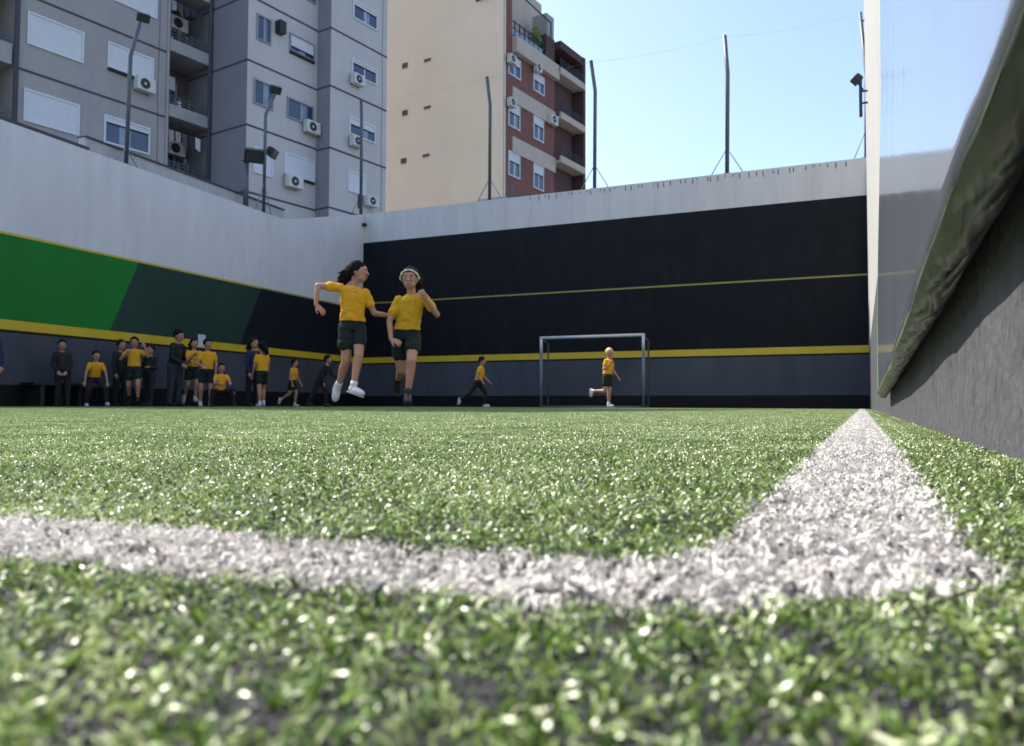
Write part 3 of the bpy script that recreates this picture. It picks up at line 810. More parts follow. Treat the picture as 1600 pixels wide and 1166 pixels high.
# left loggia + balcony
def balcony(F, v, u0, u1, z0, ph, rail, depth=1.7, rm='steel', slabm='slab'):
    mb = MB(); F.box(mb, v - depth, v + .06, u0, u1, z0, z0 + .16, M[slabm]); F.box(mb, v - .06, v + .061, u0, u1, z0 + .16, z0 + ph, M[slabm])
    o = mb.build('balcony', F.root)
    mb = MB()
    for k in range(rail):
        z = z0 + ph + .12 + k * .13
        F.box(mb, v - .02, v + .01, u0 + .02, u1 - .02, z, z + .03, M[rm])
    n = max(2, int((u1 - u0) / .9))
    for k in range(n + 1):
        u = u0 + .04 + (u1 - u0 - .08) * k / n
        F.box(mb, v - .021, v + .012, u - .018, u + .018, z0 + ph, z0 + ph + .12 + rail * .13, M[rm])
    mb.build('railing', o)
    return o
zs_l = [uz(22, 103, VL)[1] + k * FL_H for k in (-3, -2, -1, 0, 1, 2, 3)]
for z in zs_l:
    if z > 0: balcony(F, VL, uL0 - 3.0, uL0 - .15, z, .75, 2)
b1 = uz(259, 77, VL)[1]; b2 = uz(255, 179, VL)[1]
sp = b1 - b2
for k in range(-3, 5):
    z = b2 + sp * k
    if z > 0: balcony(F, VL + .05, uL1 + .12, uC0 - .05 if False else uC0 - .12, z, .52, 3)
# dim loggia contents: sliding doors + curtains
for k in range(-2, 4):
    z = b2 + sp * k + .16
    if z < 1: continue
    mb = MB(); u0 = uL1 + .5; u1 = uC0 - .6; v = VL - 1.7
    F.box(mb, v, v + .06, u0, u1, z, z + 2.1, M['frame_grey']); dr = mb.build('balcony_door', F.root)
    mb = MB(); F.box(mb, v + .061, v + .07, u0 + .12, (u0 + u1) / 2 - .06, z + .1, z + 2.0, M['glass_light']); mb.build('pane', dr)
    mb = MB(); F.box(mb, v + .061, v + .07, (u0 + u1) / 2 + .06, u1 - .12, z + .1, z + 2.0, M['glass']); mb.build('pane', dr)
    mb = MB(); uu = uL1 + (.3 if k % 2 == 0 else (uC0 - uL1 - 1.3)); F.box(mb, v + .3, v + .6, uu, uu + .85, z + 1.5, z + 2.1, M['ac']); a_ = mb.build('air_conditioner', F.root, bevel=.015)
    c = MB(); c.tube([(v + .6 - F.v0, uu + .35 - F.u0, z + 1.8), (v + .612 - F.v0, uu + .35 - F.u0, z + 1.8)], .22, M['fan'], 18); c.build('fan_grille', a_)
for k in range(-1, 4):
    z = b2 + sp * k + .16
    if z < 1: continue
    for q in range(4):
        uu = uL1 + .35 + q * (uC0 - uL1 - .9) / 3.6 + random.uniform(-.1, .1); hh = random.uniform(.35, .95); ww = random.uniform(.12, .32)
        mb = MB(); mt = M[random.choice(('slab', 'darkwarm', 'jeans', 'frame', 'brick', 'steel'))]
        F.box(mb, VL - random.uniform(.5, 1.0), VL - .3, uu, uu + ww, z, z + hh, mt); F.box(mb, VL - .45, VL - .28, uu + .02, uu + ww * .6, z + hh, z + hh + random.uniform(.08, .3), M['steel'])
        mb.build('stored_item', F.root, bevel=.02)
    mb = MB()
    for q in range(5):
        uu = uL1 + .3 + q * .32
        mb.poly([(VL - .2 - F.v0, uu - F.u0, z + 2.2), (VL - .2 - F.v0, uu + .26 - F.u0, z + 2.2), (VL - .18 - F.v0, uu + .25 - F.u0, z + 2.2 - random.uniform(.3, .7)), (VL - .18 - F.v0, uu + .02 - F.u0, z + 2.2 - random.uniform(.3, .6))], M[random.choice(('frame', 'jeans', 'slab', 'darkwarm'))])
    if k % 2: mb.build('washing', F.root)
# cables and drain lines on the facade
for (u_, v_, za, zb_) in ((uL1 - .35, VL, 3, 25), (uR1 - .35, VR, 3, 30)):
    mb = MB(); mb.tube([(v_ + .02 - F.v0, u_ + .03 * math.sin(z_ * 1.3) - F.u0, z_) for z_ in np.linspace(za, zb_, 14)], .008, M['joint'], 5); mb.build('cable', F.root)
# white pillar edges beside the loggia
mb = MB(); F.box(mb, VL - .3, VL + .07, uL1 + .0, uL1 + .11, 0, HT, M['slab']); mb.build('pilaster', F.root)
mb = MB(); mb.tube([(VL + .1 - F.v0, uL0 - .02 - F.u0, 0), (VL + .1 - F.v0, uL0 - .02 - F.u0, 25)], .09, M['joint'], 8); mb.build('downpipe', F.root, True)
mb = MB(); mb.tube([(VL + .1 - F.v0, uC0 - .15 - F.u0, 0), (VL + .1 - F.v0, uC0 - .15 - F.u0, HT)], .08, M['joint'], 8); mb.build('downpipe', F.root, True)
# windows
for a in ((46, 129, 21, 67, 'shutter', False), (40, 122, 141, 187, 'shutter', False), (171, 238, 68, 104, 'shutter', True),
          (165, 232, 182, 221, 'open', False), (181, 244, -40, 0, 'shutter', False), (50, 131, -98, -52, 'shutter', False)):
    window(F, VL, *a)
ac(F, VL, 210, 118)
for a in ((403, 422, 24, 60, 'glass', False), (454, 490, 54, 78, 'low', True), (398, 425, 125, 160, 'glass', False), (450, 488, 154, 182, 'glass', False),
          (446, 490, 240, 270, 'shutter', True), (398, 424, 232, 268, 'shutter', False), (452, 490, -60, -30, 'glass', False), (478, 492, -30, -3, 'glass', False)):
    window(F, VC, *a)
ac(F, VC, 475, 187); ac(F, VC, 446, 272, .85)
mb = MB(); u0, z1 = uz(430, 33, VC); F.box(mb, VC, VC + .35, u0, u0 + .35, z1 - .55, z1, M['blackmetal']); mb.build('heater_flue', F.root)
for a in ((553, 588, 2, 27, 'open', False), (551, 587, 93, 115, 'open', False), (547, 585, 184, 208, 'half', False), (545, 570, 268, 297, 'shutter', False)):
    window(F, VR, *a)
ac(F, VR, 549, 114, .7, .5); ac(F, VR, 547, 211, .7, .5); ac(F, VR, 570, 305, .75, .5)
mb = MB(); F.box(mb, VL - 10.05, VL + .1, uL0 + 1.52, uL1, 25.2, 25.4, M['roofing']); mb.build('roof', F.root)
mb = MB(); F.box(mb, VL - 10.2, VC + .1, uL1, uR1 + .05, HT, HT + .25, M['roofing']); mb.build('roof', F.root)
mb = MB(); F.box(mb, VL - 10.2, VL + .1, UN - .05, uL0 + 1.5, HT, HT + .25, M['roofing']); mb.build('roof', F.root)

# beige / brick building
VB = -25.0
uB0, _ = uz(786, 200, VB)
uB1, _ = uz(866, 200, VB); uB2, _ = uz(901, 200, VB)
F = broot('apartment_building', (uB0 + uB2) / 2, VB - 5, 'beige rendered apartment block with a red brick street side and roof terrace')
vl, _ = vz(598, 200, uB0)
mb = MB(); F.box(mb, vl - 3, VB, uB0, uB0 + .25, 0, 30, M['beige']); o = mb.build('beige_wall', F.root)
zT = uz(800, 57, VB)[1]       # top of cream band under the terrace
mb = MB()
F.box(mb, VB - .35, VB - .001, uB0 + .25, uB1, 0, zT, M['brick'])
F.box(mb, vl - 3, VB - .36, uB0 + .25, uB2, 0, zT - .2, M['dbrick'])
F.box(mb, VB - .3, VB - .002, uB0 + .25, uB0 + .9, zT, 30, M['brick'])
mb.build('brick_wall', F.root)
mb = MB(); F.box(mb, VB - .001, VB + .02, uB0 - .005, uB0 + .12, 0, 30, M['cream']); mb.build('corner_trim', F.root)
sB = uz(797, 57, VB)[1] - uz(797, 135, VB)[1]
for k in range(-2, 1):
    z = zT + sB * k
    mb = MB(); F.box(mb, VB, VB + (.09 if k else .35), uB0 + .9, uB1 + .05, z - .95, z - .02, M['cream']); mb.build('cream_band', F.root)
# windows of the brick face
def w2(xl, xr, yt, yb, kind): return window(F, VB, xl, xr, yt, yb, kind)
for a in ((795, 812, 86, 114, 'half'), (834, 849, 114, 140, 'half'), (795, 811, 160, 195, 'half'), (834, 848, 180, 215, 'half'),
          (795, 811, 237, 272, 'half'), (834, 848, 256, 292, 'half')):
    w2(*a)
ac(F, VB, 793, 84, .6, .5); ac(F, VB, 834, 98, .6, .5); ac(F, VB, 793, 152, .6, .5); ac(F, VB, 857, 178, .8, .6)
# terrace
mb = MB(); F.box(mb, vl - 3, VB - .35, uB0 + .26, uB2, zT - .199, zT - .02, M['roofing']); mb.build('terrace_floor', F.root)
mb = MB(); F.box(mb, vl - 3, VB - 2.2, uB0 + .26, uz(846, 20, VB - 2.2)[0], zT, zT + 5.5, M['cream']); ph = mb.build('penthouse_wall', F.root)
for k in range(2):
    u0 = uz(808 + k * 17, 20, VB - 2.2)[0]
    mb = MB(); F.box(mb, VB - 2.2, VB - 2.14, u0, u0 + 1.4, zT + .3, zT + 2.5, M['glass_light']); mb.build('terrace_door', F.root)
mb = MB(); u0 = uz(798, 40, VB)[0]; u1 = uB1 - .3
for k in range(3): F.box(mb, VB - .08, VB - .04, u0, u1, zT + .15 + k * .42, zT + .2 + k * .42, M['blackmetal'])
n = 9
for k in range(n + 1):
    u = u0 + (u1 - u0) * k / n; F.box(mb, VB - .09, VB - .03, u - .03, u + .03, zT, zT + 1.1, M['blackmetal'])
mb.build('terrace_railing', F.root)
mb = MB(); F.box(mb, VB - .07, VB - .05, u0, u1 - 1, zT + .2, zT + .6, M['glass_light']); mb.build('railing_panel', F.root)
mb = MB(); 
mb.bar((VB - .06 - F.v0, u0 - F.u0, zT + 3.0), (VB - .06 - F.v0, u1 - F.u0, zT + 2.7), .06, .06, M['blackmetal']); 
F.box(mb, VB - .09, VB - .03, u0, u0 + .06, zT + 1.1, zT + 3.0, M['blackmetal']); F.box(mb, VB - .09, VB - .03, u1 - .06, u1, zT + 1.1, zT + 2.72, M['blackmetal'])
mb.build('awning_frame', F.root)
uc = uz(853, 40, VB - .8)[0]
mb = MB(); F.box(mb, VB - 1.6, VB - .5, uc - .4, uc + .5, zT - .02, uz(853, 26, VB - .8)[1], M['slab']); mb.build('chimney', F.root)
mb = MB(); F.box(mb, VB - 3.2, VB - 1.7, uc - 1.6, uc + .1, zT - .02, zT + 1.9, M['bS']); mb.build('lift_housing', F.root)
mb = MB(); F.box(mb, VB - .32, VB + .02, uB1 - 1.1, uB1, zT + .001, uz(864, 62, VB)[1], M['dbrick']); mb.build('end_parapet', F.root)
# plants on the terrace: leaf clumps
def leafclump(name, c, rad, n, m, parent, F):
    mb = MB(); k = mb.mi(m)
    for i in range(n):
        d = Vector((random.gauss(0, 1), random.gauss(0, 1), random.gauss(0, 1))).normalized() * (random.random() ** .4)
        p = Vector((d.x * rad[0] + c[0] - F.v0, d.y * rad[1] + c[1] - F.u0, d.z * rad[2] + c[2]))
        a = Vector((random.gauss(0, 1), random.gauss(0, 1), random.gauss(0, 1))).normalized(); b_ = a.orthogonal().normalized(); s_ = random.uniform(.07, .16)
        mb.poly([p - a * s_, p + b_ * s_ * .5, p + a * s_, p - b_ * s_ * .5], m)
    return mb.build(name, parent)
pr = MB(); up_, zp_ = uz(841, 60, VB - .3); 
pt = E1 * up_ + E2 * (VB - .45)
rt = empty('potted_plant', (pt.x, pt.y, zT - .02), -A); tag(rt, 'yellow green potted shrub behind the terrace railing of the brick building', 'plant')
FF = Frame(rt, up_, VB - .45)
c = MB(); c.tube([(0, 0, 0), (0, 0, .45)], [.18, .24], M['slab'], 12); c.build('pot', rt, True)
leafclump('foliage', (VB - .45, up_, 1.25), (.35, .5, .85), 260, M['leaf'], rt, FF)
up_, zp_ = uz(855, 66, VB - .3); pt = E1 * up_ + E2 * (VB - .5)
rt = empty('potted_plant', (pt.x, pt.y, zT - .02), -A); tag(rt, 'low dark trailing shrub at the far end of the brick roof terrace', 'plant')
FF = Frame(rt, up_, VB - .5)
c = MB(); c.box(-.2, .2, -.7, .7, 0, .35, M['slab']); c.build('planter', rt)
leafclump('foliage', (VB - .5, up_, .75), (.4, 1.1, .55), 260, M['hedge'], rt, FF)
# balcony stack at the far end
zTT = uz(884, 76, VB)[1]
VK = VB + .9
mb = MB()
F.box(mb, VB - 4, VB - 1.2, uB1 + .001, uB2 + .6, 0, zTT, M['dbrick'])
F.box(mb, VB - 1.2, VB + .35, uB2 + .3, uB2 + .6, 0, zTT, M['dbrick'])
F.box(mb, VB - 1.2, VB + .3, uB1 + .3, uB2 + .3, zTT - .5, zTT, M['dbrick'])
mb.build('balcony_bay', F.root)
for (yy) in (113, 182, 250):
    z = uz(868, yy, VB)[1]
    bo = balcony(F, VB + .45, uB1 + .002, uB2 + .29, z - .25, .42, 4, 1.6, 'blackmetal', 'cream')
leafclump('roof_plants', (VB - .5, uB2 - .5, zTT + .1), (.5, 1.2, .2), 120, M['hedge'], F.root, F)
# vents on the beige wall
for row in ((633, 103), (633, 177), (631, 252)):
    for (dx, dy, wv, hv) in ((0, 0, .42, .36), (35, -8.5, .5, .2)):
        v_, z_ = vz(row[0] + dx, row[1] + dy, uB0)
        mb = MB(); F.box(mb, v_ - wv / 2, v_ + wv / 2, uB0 - .025, uB0, z_ - hv / 2, z_ - hv / 2 + .04, M['cream']); F.box(mb, v_ - wv / 2, v_ + wv / 2, uB0 - .02, uB0 - .001, z_ - hv / 2 + .04, z_ + hv / 2, M['darkwarm'])
        F.box(mb, v_ - wv / 2 - .04, v_ - wv / 2, uB0 - .025, uB0, z_ - hv / 2, z_ + hv / 2, M['slab']); F.box(mb, v_ + .0, v_ + .03, uB0 - .03, uB0 - .02, z_ - hv / 2 + .04, z_ + hv / 2, M['joint'])
        mb.build('vent', F.root)
v_, z_ = vz(753, 0, uB0)
mb = MB(); F.box(mb, v_ - .4, v_ + .6, uB0 - .08, uB0, z_, z_ + .4, M['darkwarm']); mb.build('vent', F.root)
# small rooftop box and duct behind the back wall
b = hit(760, 300, NB, YB + 1.2)
mb = MB(); mb.box(-.5, .5, -.3, .3, 0, 6.95, M['coping']); mb.tube([(.62, -.1, 0), (.62, -.1, 7.35)], .06, M['steel'], 8)
# (kept low: only its top shows above the wall)
o = mb.build('service_box'); o.location = (b.x + .35, YB + 1.2, 0)
tag(o, 'pale service cabinet just behind the back wall beside a bent pole', 'cabinet')

# ------------------------------------------------------------------ bench, notice
sA, _ = lpx(45, 600, .35); sB_, _ = lpx(132, 600, .35)
root = empty('bench', lw((sA + sB_) / 2, 0, .3)); tag(root, 'low black bench against the foot of the left wall', 'bench')
ang = math.atan2(LD.y, LD.x); root.rotation_euler = (0, 0, ang); Lh = abs(sA - sB_) / 2
c = MB(); c.box(-Lh, Lh, -.2, .2, .42, .47, M['bench']); c.build('seat', root)
for k in (-1, 0, 1):
    c = MB(); c.box(k * (Lh - .2) - .04, k * (Lh - .2) + .04, -.17, .17, 0, .42, M['bench']); c.build('leg', root)
s_, z_ = lpx(315, 533)
c = MB(); P = [lw(s_ + a, z_ + b_, .012) - lw(s_, z_) for a, b_ in ((-.13, -.15), (.13, -.15), (.13, .16), (-.13, .16))]
Q = [lw(s_ + a, z_ + b_, .004) - lw(s_, z_) for a, b_ in ((-.13, -.15), (.13, -.15), (.13, .16), (-.13, .16))]
c.poly(P, M['paper']); c.poly(Q[::-1], M['paper'])
for i in range(4): c.poly([P[i], Q[i], Q[(i + 1) % 4], P[(i + 1) % 4]], M['paper'])
o = c.build('paper_notice'); o.location = lw(s_, z_)
tag(o, 'blank pale paper sheet taped over the yellow stripe of the left wall', 'notice')

# ------------------------------------------------------------------ people
def ell(mb, c, rx, ry, rz, m, rot=None, n=12):
    """ellipsoid, rot = 3x3 matrix"""
    bm_v = []; k = mb.mi(m); b = len(mb.v); nz = n // 2 + 1
    for i in range(1, nz):
        th = math.pi * i / nz
        for j in range(n):
            ph = 2 * math.pi * j / n
            p = Vector((rx * math.sin(th) * math.cos(ph), ry * math.sin(th) * math.sin(ph), rz * math.cos(th)))
            if rot: p = rot @ p
            mb.v.append(tuple(p + Vector(c)))
    t = Vector((0, 0, rz)); d = Vector((0, 0, -rz))
    if rot: t = rot @ t; d = rot @ d
    it = len(mb.v); mb.v.append(tuple(t + Vector(c))); ib = len(mb.v); mb.v.append(tuple(d + Vector(c)))
    for i in range(nz - 2):
        for j in range(n):
            j2 = (j + 1) % n; mb.f.append((b + i * n + j, b + (i + 1) * n + j, b + (i + 1) * n + j2, b + i * n + j2)); mb.m.append(k)
    for j in range(n):
        j2 = (j + 1) % n; mb.f.append((it, b + j, b + j2)); mb.m.append(k)
        e = b + (nz - 2) * n; mb.f.append((ib, e + j2, e + j)); mb.m.append(k)
def limb(mb, P, rr, m, n=12):
    mb.tube(P, rr, m, n)
    for p, r_ in ((P[0], rr[0]), (P[-1], rr[-1])): ell(mb, p, r_, r_, r_, m, n=n)
    for p, r_ in zip(P[1:-1], rr[1:-1]): ell(mb, p, r_ * .99, r_ * .99, r_ * .99, m, n=n)
def loft(mb, secs, m, n=18):
    """secs: (centre, right, forward, half width, half depth)"""
    b = len(mb.v); k = mb.mi(m)
    for c, r_, f_, hw, hd in secs:
        for j in range(n):
            th = 2 * math.pi * j / n; ct, st = math.cos(th), math.sin(th)
            ct = math.copysign(abs(ct) ** .85, ct); st = math.copysign(abs(st) ** .85, st)
            mb.v.append(tuple(c + r_ * (ct * hw) + f_ * (st * hd)))
    for i in range(len(secs) - 1):
        for j in range(n):
            j2 = (j + 1) % n; mb.f.append((b + i * n + j, b + i * n + j2, b + (i + 1) * n + j2, b + (i + 1) * n + j)); mb.m.append(k)
    mb.f.append(tuple(b + j for j in range(n))[::-1]); mb.m.append(k)
    e = b + (len(secs) - 1) * n; mb.f.append(tuple(e + j for j in range(n))); mb.m.append(k)
TEX = bpy.data.textures.new('cloth_folds', 'CLOUDS'); TEX.noise_scale = .085; TEX.noise_depth = 3; TEX.noise_type = 'HARD_NOISE'
def fuse(mb, name, parent, voxel, smooth=3, disp=0, material=None):
    me = bpy.data.meshes.new('tmp'); me.from_pydata(mb.v, [], mb.f); me.update()
    bm = bmesh.new(); bm.from_mesh(me); bmesh.ops.recalc_face_normals(bm, faces=bm.faces); bm.to_mesh(me); bm.free()
    t = bpy.data.objects.new('tmp', me); COL.objects.link(t)
    rm = t.modifiers.new('r', 'REMESH'); rm.mode = 'VOXEL'; rm.voxel_size = voxel
    sm = t.modifiers.new('s', 'SMOOTH'); sm.factor = .5; sm.iterations = smooth
    if disp:
        dm = t.modifiers.new('d', 'DISPLACE'); dm.texture = TEX; dm.strength = disp; dm.mid_level = .25; dm.texture_coords = 'GLOBAL'
    dg = bpy.context.evaluated_depsgraph_get(); ev = t.evaluated_get(dg)
    nm = bpy.data.meshes.new_from_object(ev); bpy.data.objects.remove(t); bpy.data.meshes.remove(me)
    nm.name = name; nm.materials.clear(); nm.materials.append(material or mb.mats[0])
    nm.polygons.foreach_set('material_index', [0] * len(nm.polygons))
    nm.polygons.foreach_set('use_smooth', [True] * len(nm.polygons))
    o = bpy.data.objects.new(name, nm); COL.objects.link(o); o.parent = parent
    return o

def person(px, zc, H, heading, pose, label, group=None, hair='dark', hairstyle='short', top='shirt', bottom='shorts', shoes='shoe',
           headband=False, lift=0.0, fine=False, inner=None, sleeve=.5, smile=False, build=1.0, look=(1, 0, 0)):
    """heading: angle the body faces, 0 = towards the camera, +90 = image right.  All limb directions are
    (forward, body right, up) triples in the body frame."""
    loc = at_depth(px, zc)
    view = math.atan2(loc.y, loc.x)
    root = empty('person', loc)
    tag(root, label, 'person', group)
    # local frame: camera side is -D, image right is Rr
    D = Vector((math.cos(view), math.sin(view), 0)); Rr = Vector((D.y, -D.x, 0))
    h = R(heading)
    Fd = (-D) * math.cos(h) + Rr * math.sin(h)          # body forward
    Bd = Vector((Fd.y, -Fd.x, 0))                        # body right
    U = Vector((0, 0, 1))
    def d3(t): return (Fd * t[0] + Bd * t[1] + U * t[2]).normalized()
    s = H
    P = {}
    P['pel'] = Vector((0, 0, 0))
    sp_ = d3(pose.get('spine', (.05, 0, 1)))
    shr = (Bd + U * pose.get('shtilt', 0) + Fd * pose.get('twist', 0)).normalized()   # shoulder line direction (to body right)
    chest_f = sp_.cross(shr); chest_f = -chest_f if chest_f.dot(Fd) < 0 else chest_f
    neckb = sp_ * (.295 * s)
    P['neck'] = neckb
    nd = d3(pose.get('neck', (.1, 0, 1)))
    headc = neckb + nd * (.108 * s)
    lk = d3(pose.get('look', look))
    hu = (U * .9 + nd * .3); hu = (hu - lk * hu.dot(lk)).normalized(); hr = lk.cross(hu)
    seg = dict(th=.245 * s, sh=.238 * s, ua=.165 * s, fa=.145 * s)
    hw = .052 * s; sw = .090 * s
    J = {}
    for side, sg in (('l', -1), ('r', 1)):
        hip = Bd * (sg * hw) + U * (-.01 * s)
        kn = hip + d3(pose['th' + side]) * seg['th']; an = kn + d3(pose['sh' + side]) * seg['sh']
        shd = neckb - sp_ * (.030 * s) + shr * (sg * sw)
        el = shd + d3(pose['ua' + side]) * seg['ua']; wr = el + d3(pose['fa' + side]) * seg['fa']
        J[side] = (hip, kn, an, shd, el, wr)
    fdir = {}
    for side in 'lr':
        hip, kn, an = J[side][:3]
        t = pose.get('ft' + side)
        fdir[side] = d3(t) if t else Fd.copy()
    low = min(min(J[k][2].z, J[k][2].z + fdir[k].z * .11 * s) for k in 'lr') - .040 * s
    if 'seat' in pose: low = pose['seat'] * s
    off = Vector((0, 0, -low + lift))
    g = .0 + .006
    off.z += g
    def T(p): return p + off
    vx = .0055 if fine else .010
    b = build
    skin = M['skin']
    # ---- body
    mb = MB()
    torso = [(T(P['pel'] - U * .02 * s), Bd, Fd, .078 * s * b, .058 * s), (T(P['pel'] + sp_ * .05 * s), Bd, Fd, .076 * s * b, .055 * s),
             (T(sp_ * .12 * s), (Bd + shr).normalized(), chest_f, .066 * s * b, .050 * s), (T(sp_ * .20 * s), shr, chest_f, .078 * s * b, .058 * s),
             (T(sp_ * .265 * s), shr, chest_f, .084 * s * b, .052 * s), (T(sp_ * .292 * s), shr, chest_f, .045 * s, .036 * s)]
    loft(mb, torso, skin)
    limb(mb, [T(neckb - sp_ * .02 * s), T(headc - nd * .05 * s)], [.033 * s, .030 * s], skin)
    Rh = Matrix((hr, lk, hu)).transposed()
    hs = s * (.0235 / .0235)
    k_ = 1.10; HW, HD, HH = .052 * s * k_, .062 * s * k_, .068 * s * k_
    hc = T(headc)
    ell(mb, hc + hu * .008 * s, HW, HD, HH * .92, skin, Rh, 20)
    ell(mb, hc - hu * .040 * s + lk * .020 * s, HW * .72, HD * .62, HH * .46, skin, Rh, 16)
    limb(mb, [hc + lk * .064 * s + hu * .002 * s, hc + lk * .076 * s - hu * .016 * s], [.006 * s, .0095 * s], skin, 8)
    for sg in (-1, 1):
        ell(mb, hc + hr * sg * HW * .98 - hu * .006 * s, .006 * s, .011 * s, .017 * s, skin, Rh, 8)
    for k in 'lr':
        hip, kn, an, shd, el, wr = [T(q) for q in J[k]]
        sg = -1 if k == 'l' else 1
        limb(mb, [hip, hip.lerp(kn, .45), kn], [.046 * s * b, .045 * s, .034 * s], skin)
        calfdir = (an - kn).normalized(); back = (-Fd - calfdir * (-Fd).dot(calfdir)); back = back.normalized() if back.length > .01 else -Fd
        limb(mb, [kn, kn.lerp(an, .3) + back * .008 * s, kn.lerp(an, .65), an], [.034 * s, .034 * s, .025 * s, .019 * s], skin)
        limb(mb, [shd, shd.lerp(el, .5), el], [.029 * s * b, .026 * s, .021 * s], skin)
        limb(mb, [el, el.lerp(wr, .35), wr], [.021 * s, .0205 * s, .0145 * s], skin)
        # hand
        fa = (wr - el).normalized(); ax = fa.cross(Fd if abs(fa.dot(Fd)) < .8 else U).normalized(); pn = fa.cross(ax)  # ax across the palm, pn palm normal
        hd_ = pose.get('hand' + k); fa2 = d3(hd_) if hd_ else fa
        ax = (ax - fa2 * ax.dot(fa2)).normalized(); pn = fa2.cross(ax)
        cp = wr + fa2 * .030 * s
        Rm = Matrix((ax, pn, fa2)).transposed()
        ell(mb, cp, .024 * s, .0115 * s, .032 * s, skin, Rm, 12)
        fr = max(.0050 * s, .0072)
        for q, (o_, ln) in enumerate(((-.018, .044), (-.006, .050), (.006, .047), (.018, .038))):
            a0 = cp + ax * o_ * s + fa2 * .020 * s; curl = pose.get('curl', .5)
            a1 = a0 + (fa2 + pn * curl * .4 + ax * o_ * 6).normalized() * ln * .45 * s
            a2 = a1 + (fa2 * (1 - curl) + pn * (.35 + curl)).normalized() * ln * .5 * s
            limb(mb, [a0, a1, a2], [fr * 1.05, fr, fr * .85], skin, 8)
        t0 = wr + fa2 * .016 * s + ax * sg * .016 * s; t1 = t0 + (fa2 * .7 + ax * sg * .8 + pn * .2).normalized() * .024 * s; t2 = t1 + (fa2 + ax * sg * .15 + pn * .3).normalized() * .02 * s
        limb(mb, [t0, t1, t2], [fr * 1.25, fr * 1.15, fr], skin, 8)
    fuse(mb, 'body', root, vx, 2)
    # ---- face
    eo = MB(); mo = MB()
    for sg in (-1, 1):
        ec = hc + lk * .0615 * s + hr * sg * .0200 * s + hu * .006 * s
        ell(eo, ec, .0085 * s, .005 * s, .0048 * s, M['eyewhite'], Rh, 10)
        ell(eo, ec + lk * .0035 * s, .0046 * s, .003 * s, .0046 * s, M['iris'], Rh, 10)
        eo.bar(ec + hu * .011 * s - hr * .010 * s + lk * .003 * s, ec + hu * .011 * s + hr * .010 * s + lk * .003 * s, .0055 * s, .004 * s, M['brow'])
    eo.build('eyes', root, True)
    mc = hc + lk * .066 * s - hu * .037 * s
    n_ = 7; pts = [mc + hr * (-.018 + .036 * i / (n_ - 1)) * s + hu * (.006 * ((2 * i / (n_ - 1) - 1) ** 2)) * s - lk * .010 * ((2 * i / (n_ - 1) - 1) ** 2) * s for i in range(n_)]
    mo.tube(pts, [.003 * s + .0025 * s * math.sin(math.pi * i / (n_ - 1)) for i in range(n_)], M['lips'], 8)
    if smile: mo.tube([p + lk * .003 * s + hu * .001 * s for p in pts[1:-1]], .0028 * s, M['teeth'], 6)
    mo.build('mouth', root, True)
    # ---- hair
    hm = M['hair' if hair == 'dark' else 'hair_' + hair]
    hb = MB()
    ell(hb, hc + hu * .022 * s - lk * .012 * s, HW * 1.14, HD * 1.02, HH * .97, hm, Rh, 18)
    ell(hb, hc + hu * .050 * s + lk * .016 * s, HW * .86, HD * .62, HH * .28, hm, Rh, 14)
    if hairstyle in ('long', 'flow'):
        back = (-lk * .6 + U * -.6 + (Rr * -.7 if hairstyle == 'flow' else Vector((0, 0, 0)))).normalized()
        q = hc - lk * .045 * s
        limb(hb, [q + hu * .02 * s, q + back * .05 * s, q + back * .09 * s - U * .03 * s], [.052 * s, .050 * s, .034 * s], hm)
        for i in range(16):
            st = q + hr * random.uniform(-.04, .04) * s + hu * random.uniform(-.03, .04) * s
            dv = (back + Vector((random.uniform(-.3, .3), random.uniform(-.3, .3), random.uniform(-.25, .35)))).normalized()
            limb(hb, [st, st + dv * .06 * s, st + dv * .11 * s - U * .015 * s], [.014 * s, .009 * s, .003 * s], hm, 8)
        if hairstyle == 'flow':
            for sg in (-1, 1):
                limb(hb, [hc + hu * .03 * s + hr * sg * .042 * s, hc - hu * .02 * s + hr * sg * .053 * s - lk * .02 * s], [.016 * s, .012 * s], hm, 8)
    if hairstyle == 'wide':
        for i in range(22):
            sd = Rr * random.uniform(-.35, 1.0) + U * random.uniform(-.9, .35) - lk * .5
            st = hc - lk * random.uniform(.02, .05) * s + hr * random.uniform(-.04, .04) * s + hu * random.uniform(-.02, .05) * s
            dv = sd.normalized()
            limb(hb, [st, st + dv * .045 * s, st + dv * .085 * s - U * .015 * s], [.018 * s, .014 * s, .005 * s], hm, 8)
    if hairstyle == 'tail':
        q = hc - lk * .06 * s + hu * .02 * s
        limb(hb, [q, q - lk * .03 * s + hu * .0 * s, q - lk * .045 * s - hu * .07 * s], [.02 * s, .024 * s, .010 * s], hm)
        for sg in (-1, 1): limb(hb, [hc + hu * .03 * s + hr * sg * .043 * s, hc - hu * .03 * s + hr * sg * .050 * s - lk * .012 * s, hc - hu * .07 * s + hr * sg * .045 * s - lk * .03 * s], [.016 * s, .012 * s, .008 * s], hm, 8)
    fuse(hb, 'hair', root, vx, 1, .012 * (1 if fine else .6))
    if headband:
        c = MB(); n_ = 16
        pts = []
        for i in range(n_ + 1):
            a = math.pi * i / n_
            pts.append(hc + hr * math.cos(a) * HW * 1.17 + (hu * .76 + lk * .62) * (math.sin(a) * HH * 1.10) + lk * .010 * s - hu * .004 * s)
        c.tube(pts, [.0062 * s + .0022 * s * math.sin(i * 2.1) for i in range(n_ + 1)], M['band'], 8); c.build('headband', root, True)
    # ---- top
    tm = M[top]; tb = MB(); e = .0115 * s * (1 if fine else 1.05)
    hemz = .035 if bottom == 'shorts' else .02
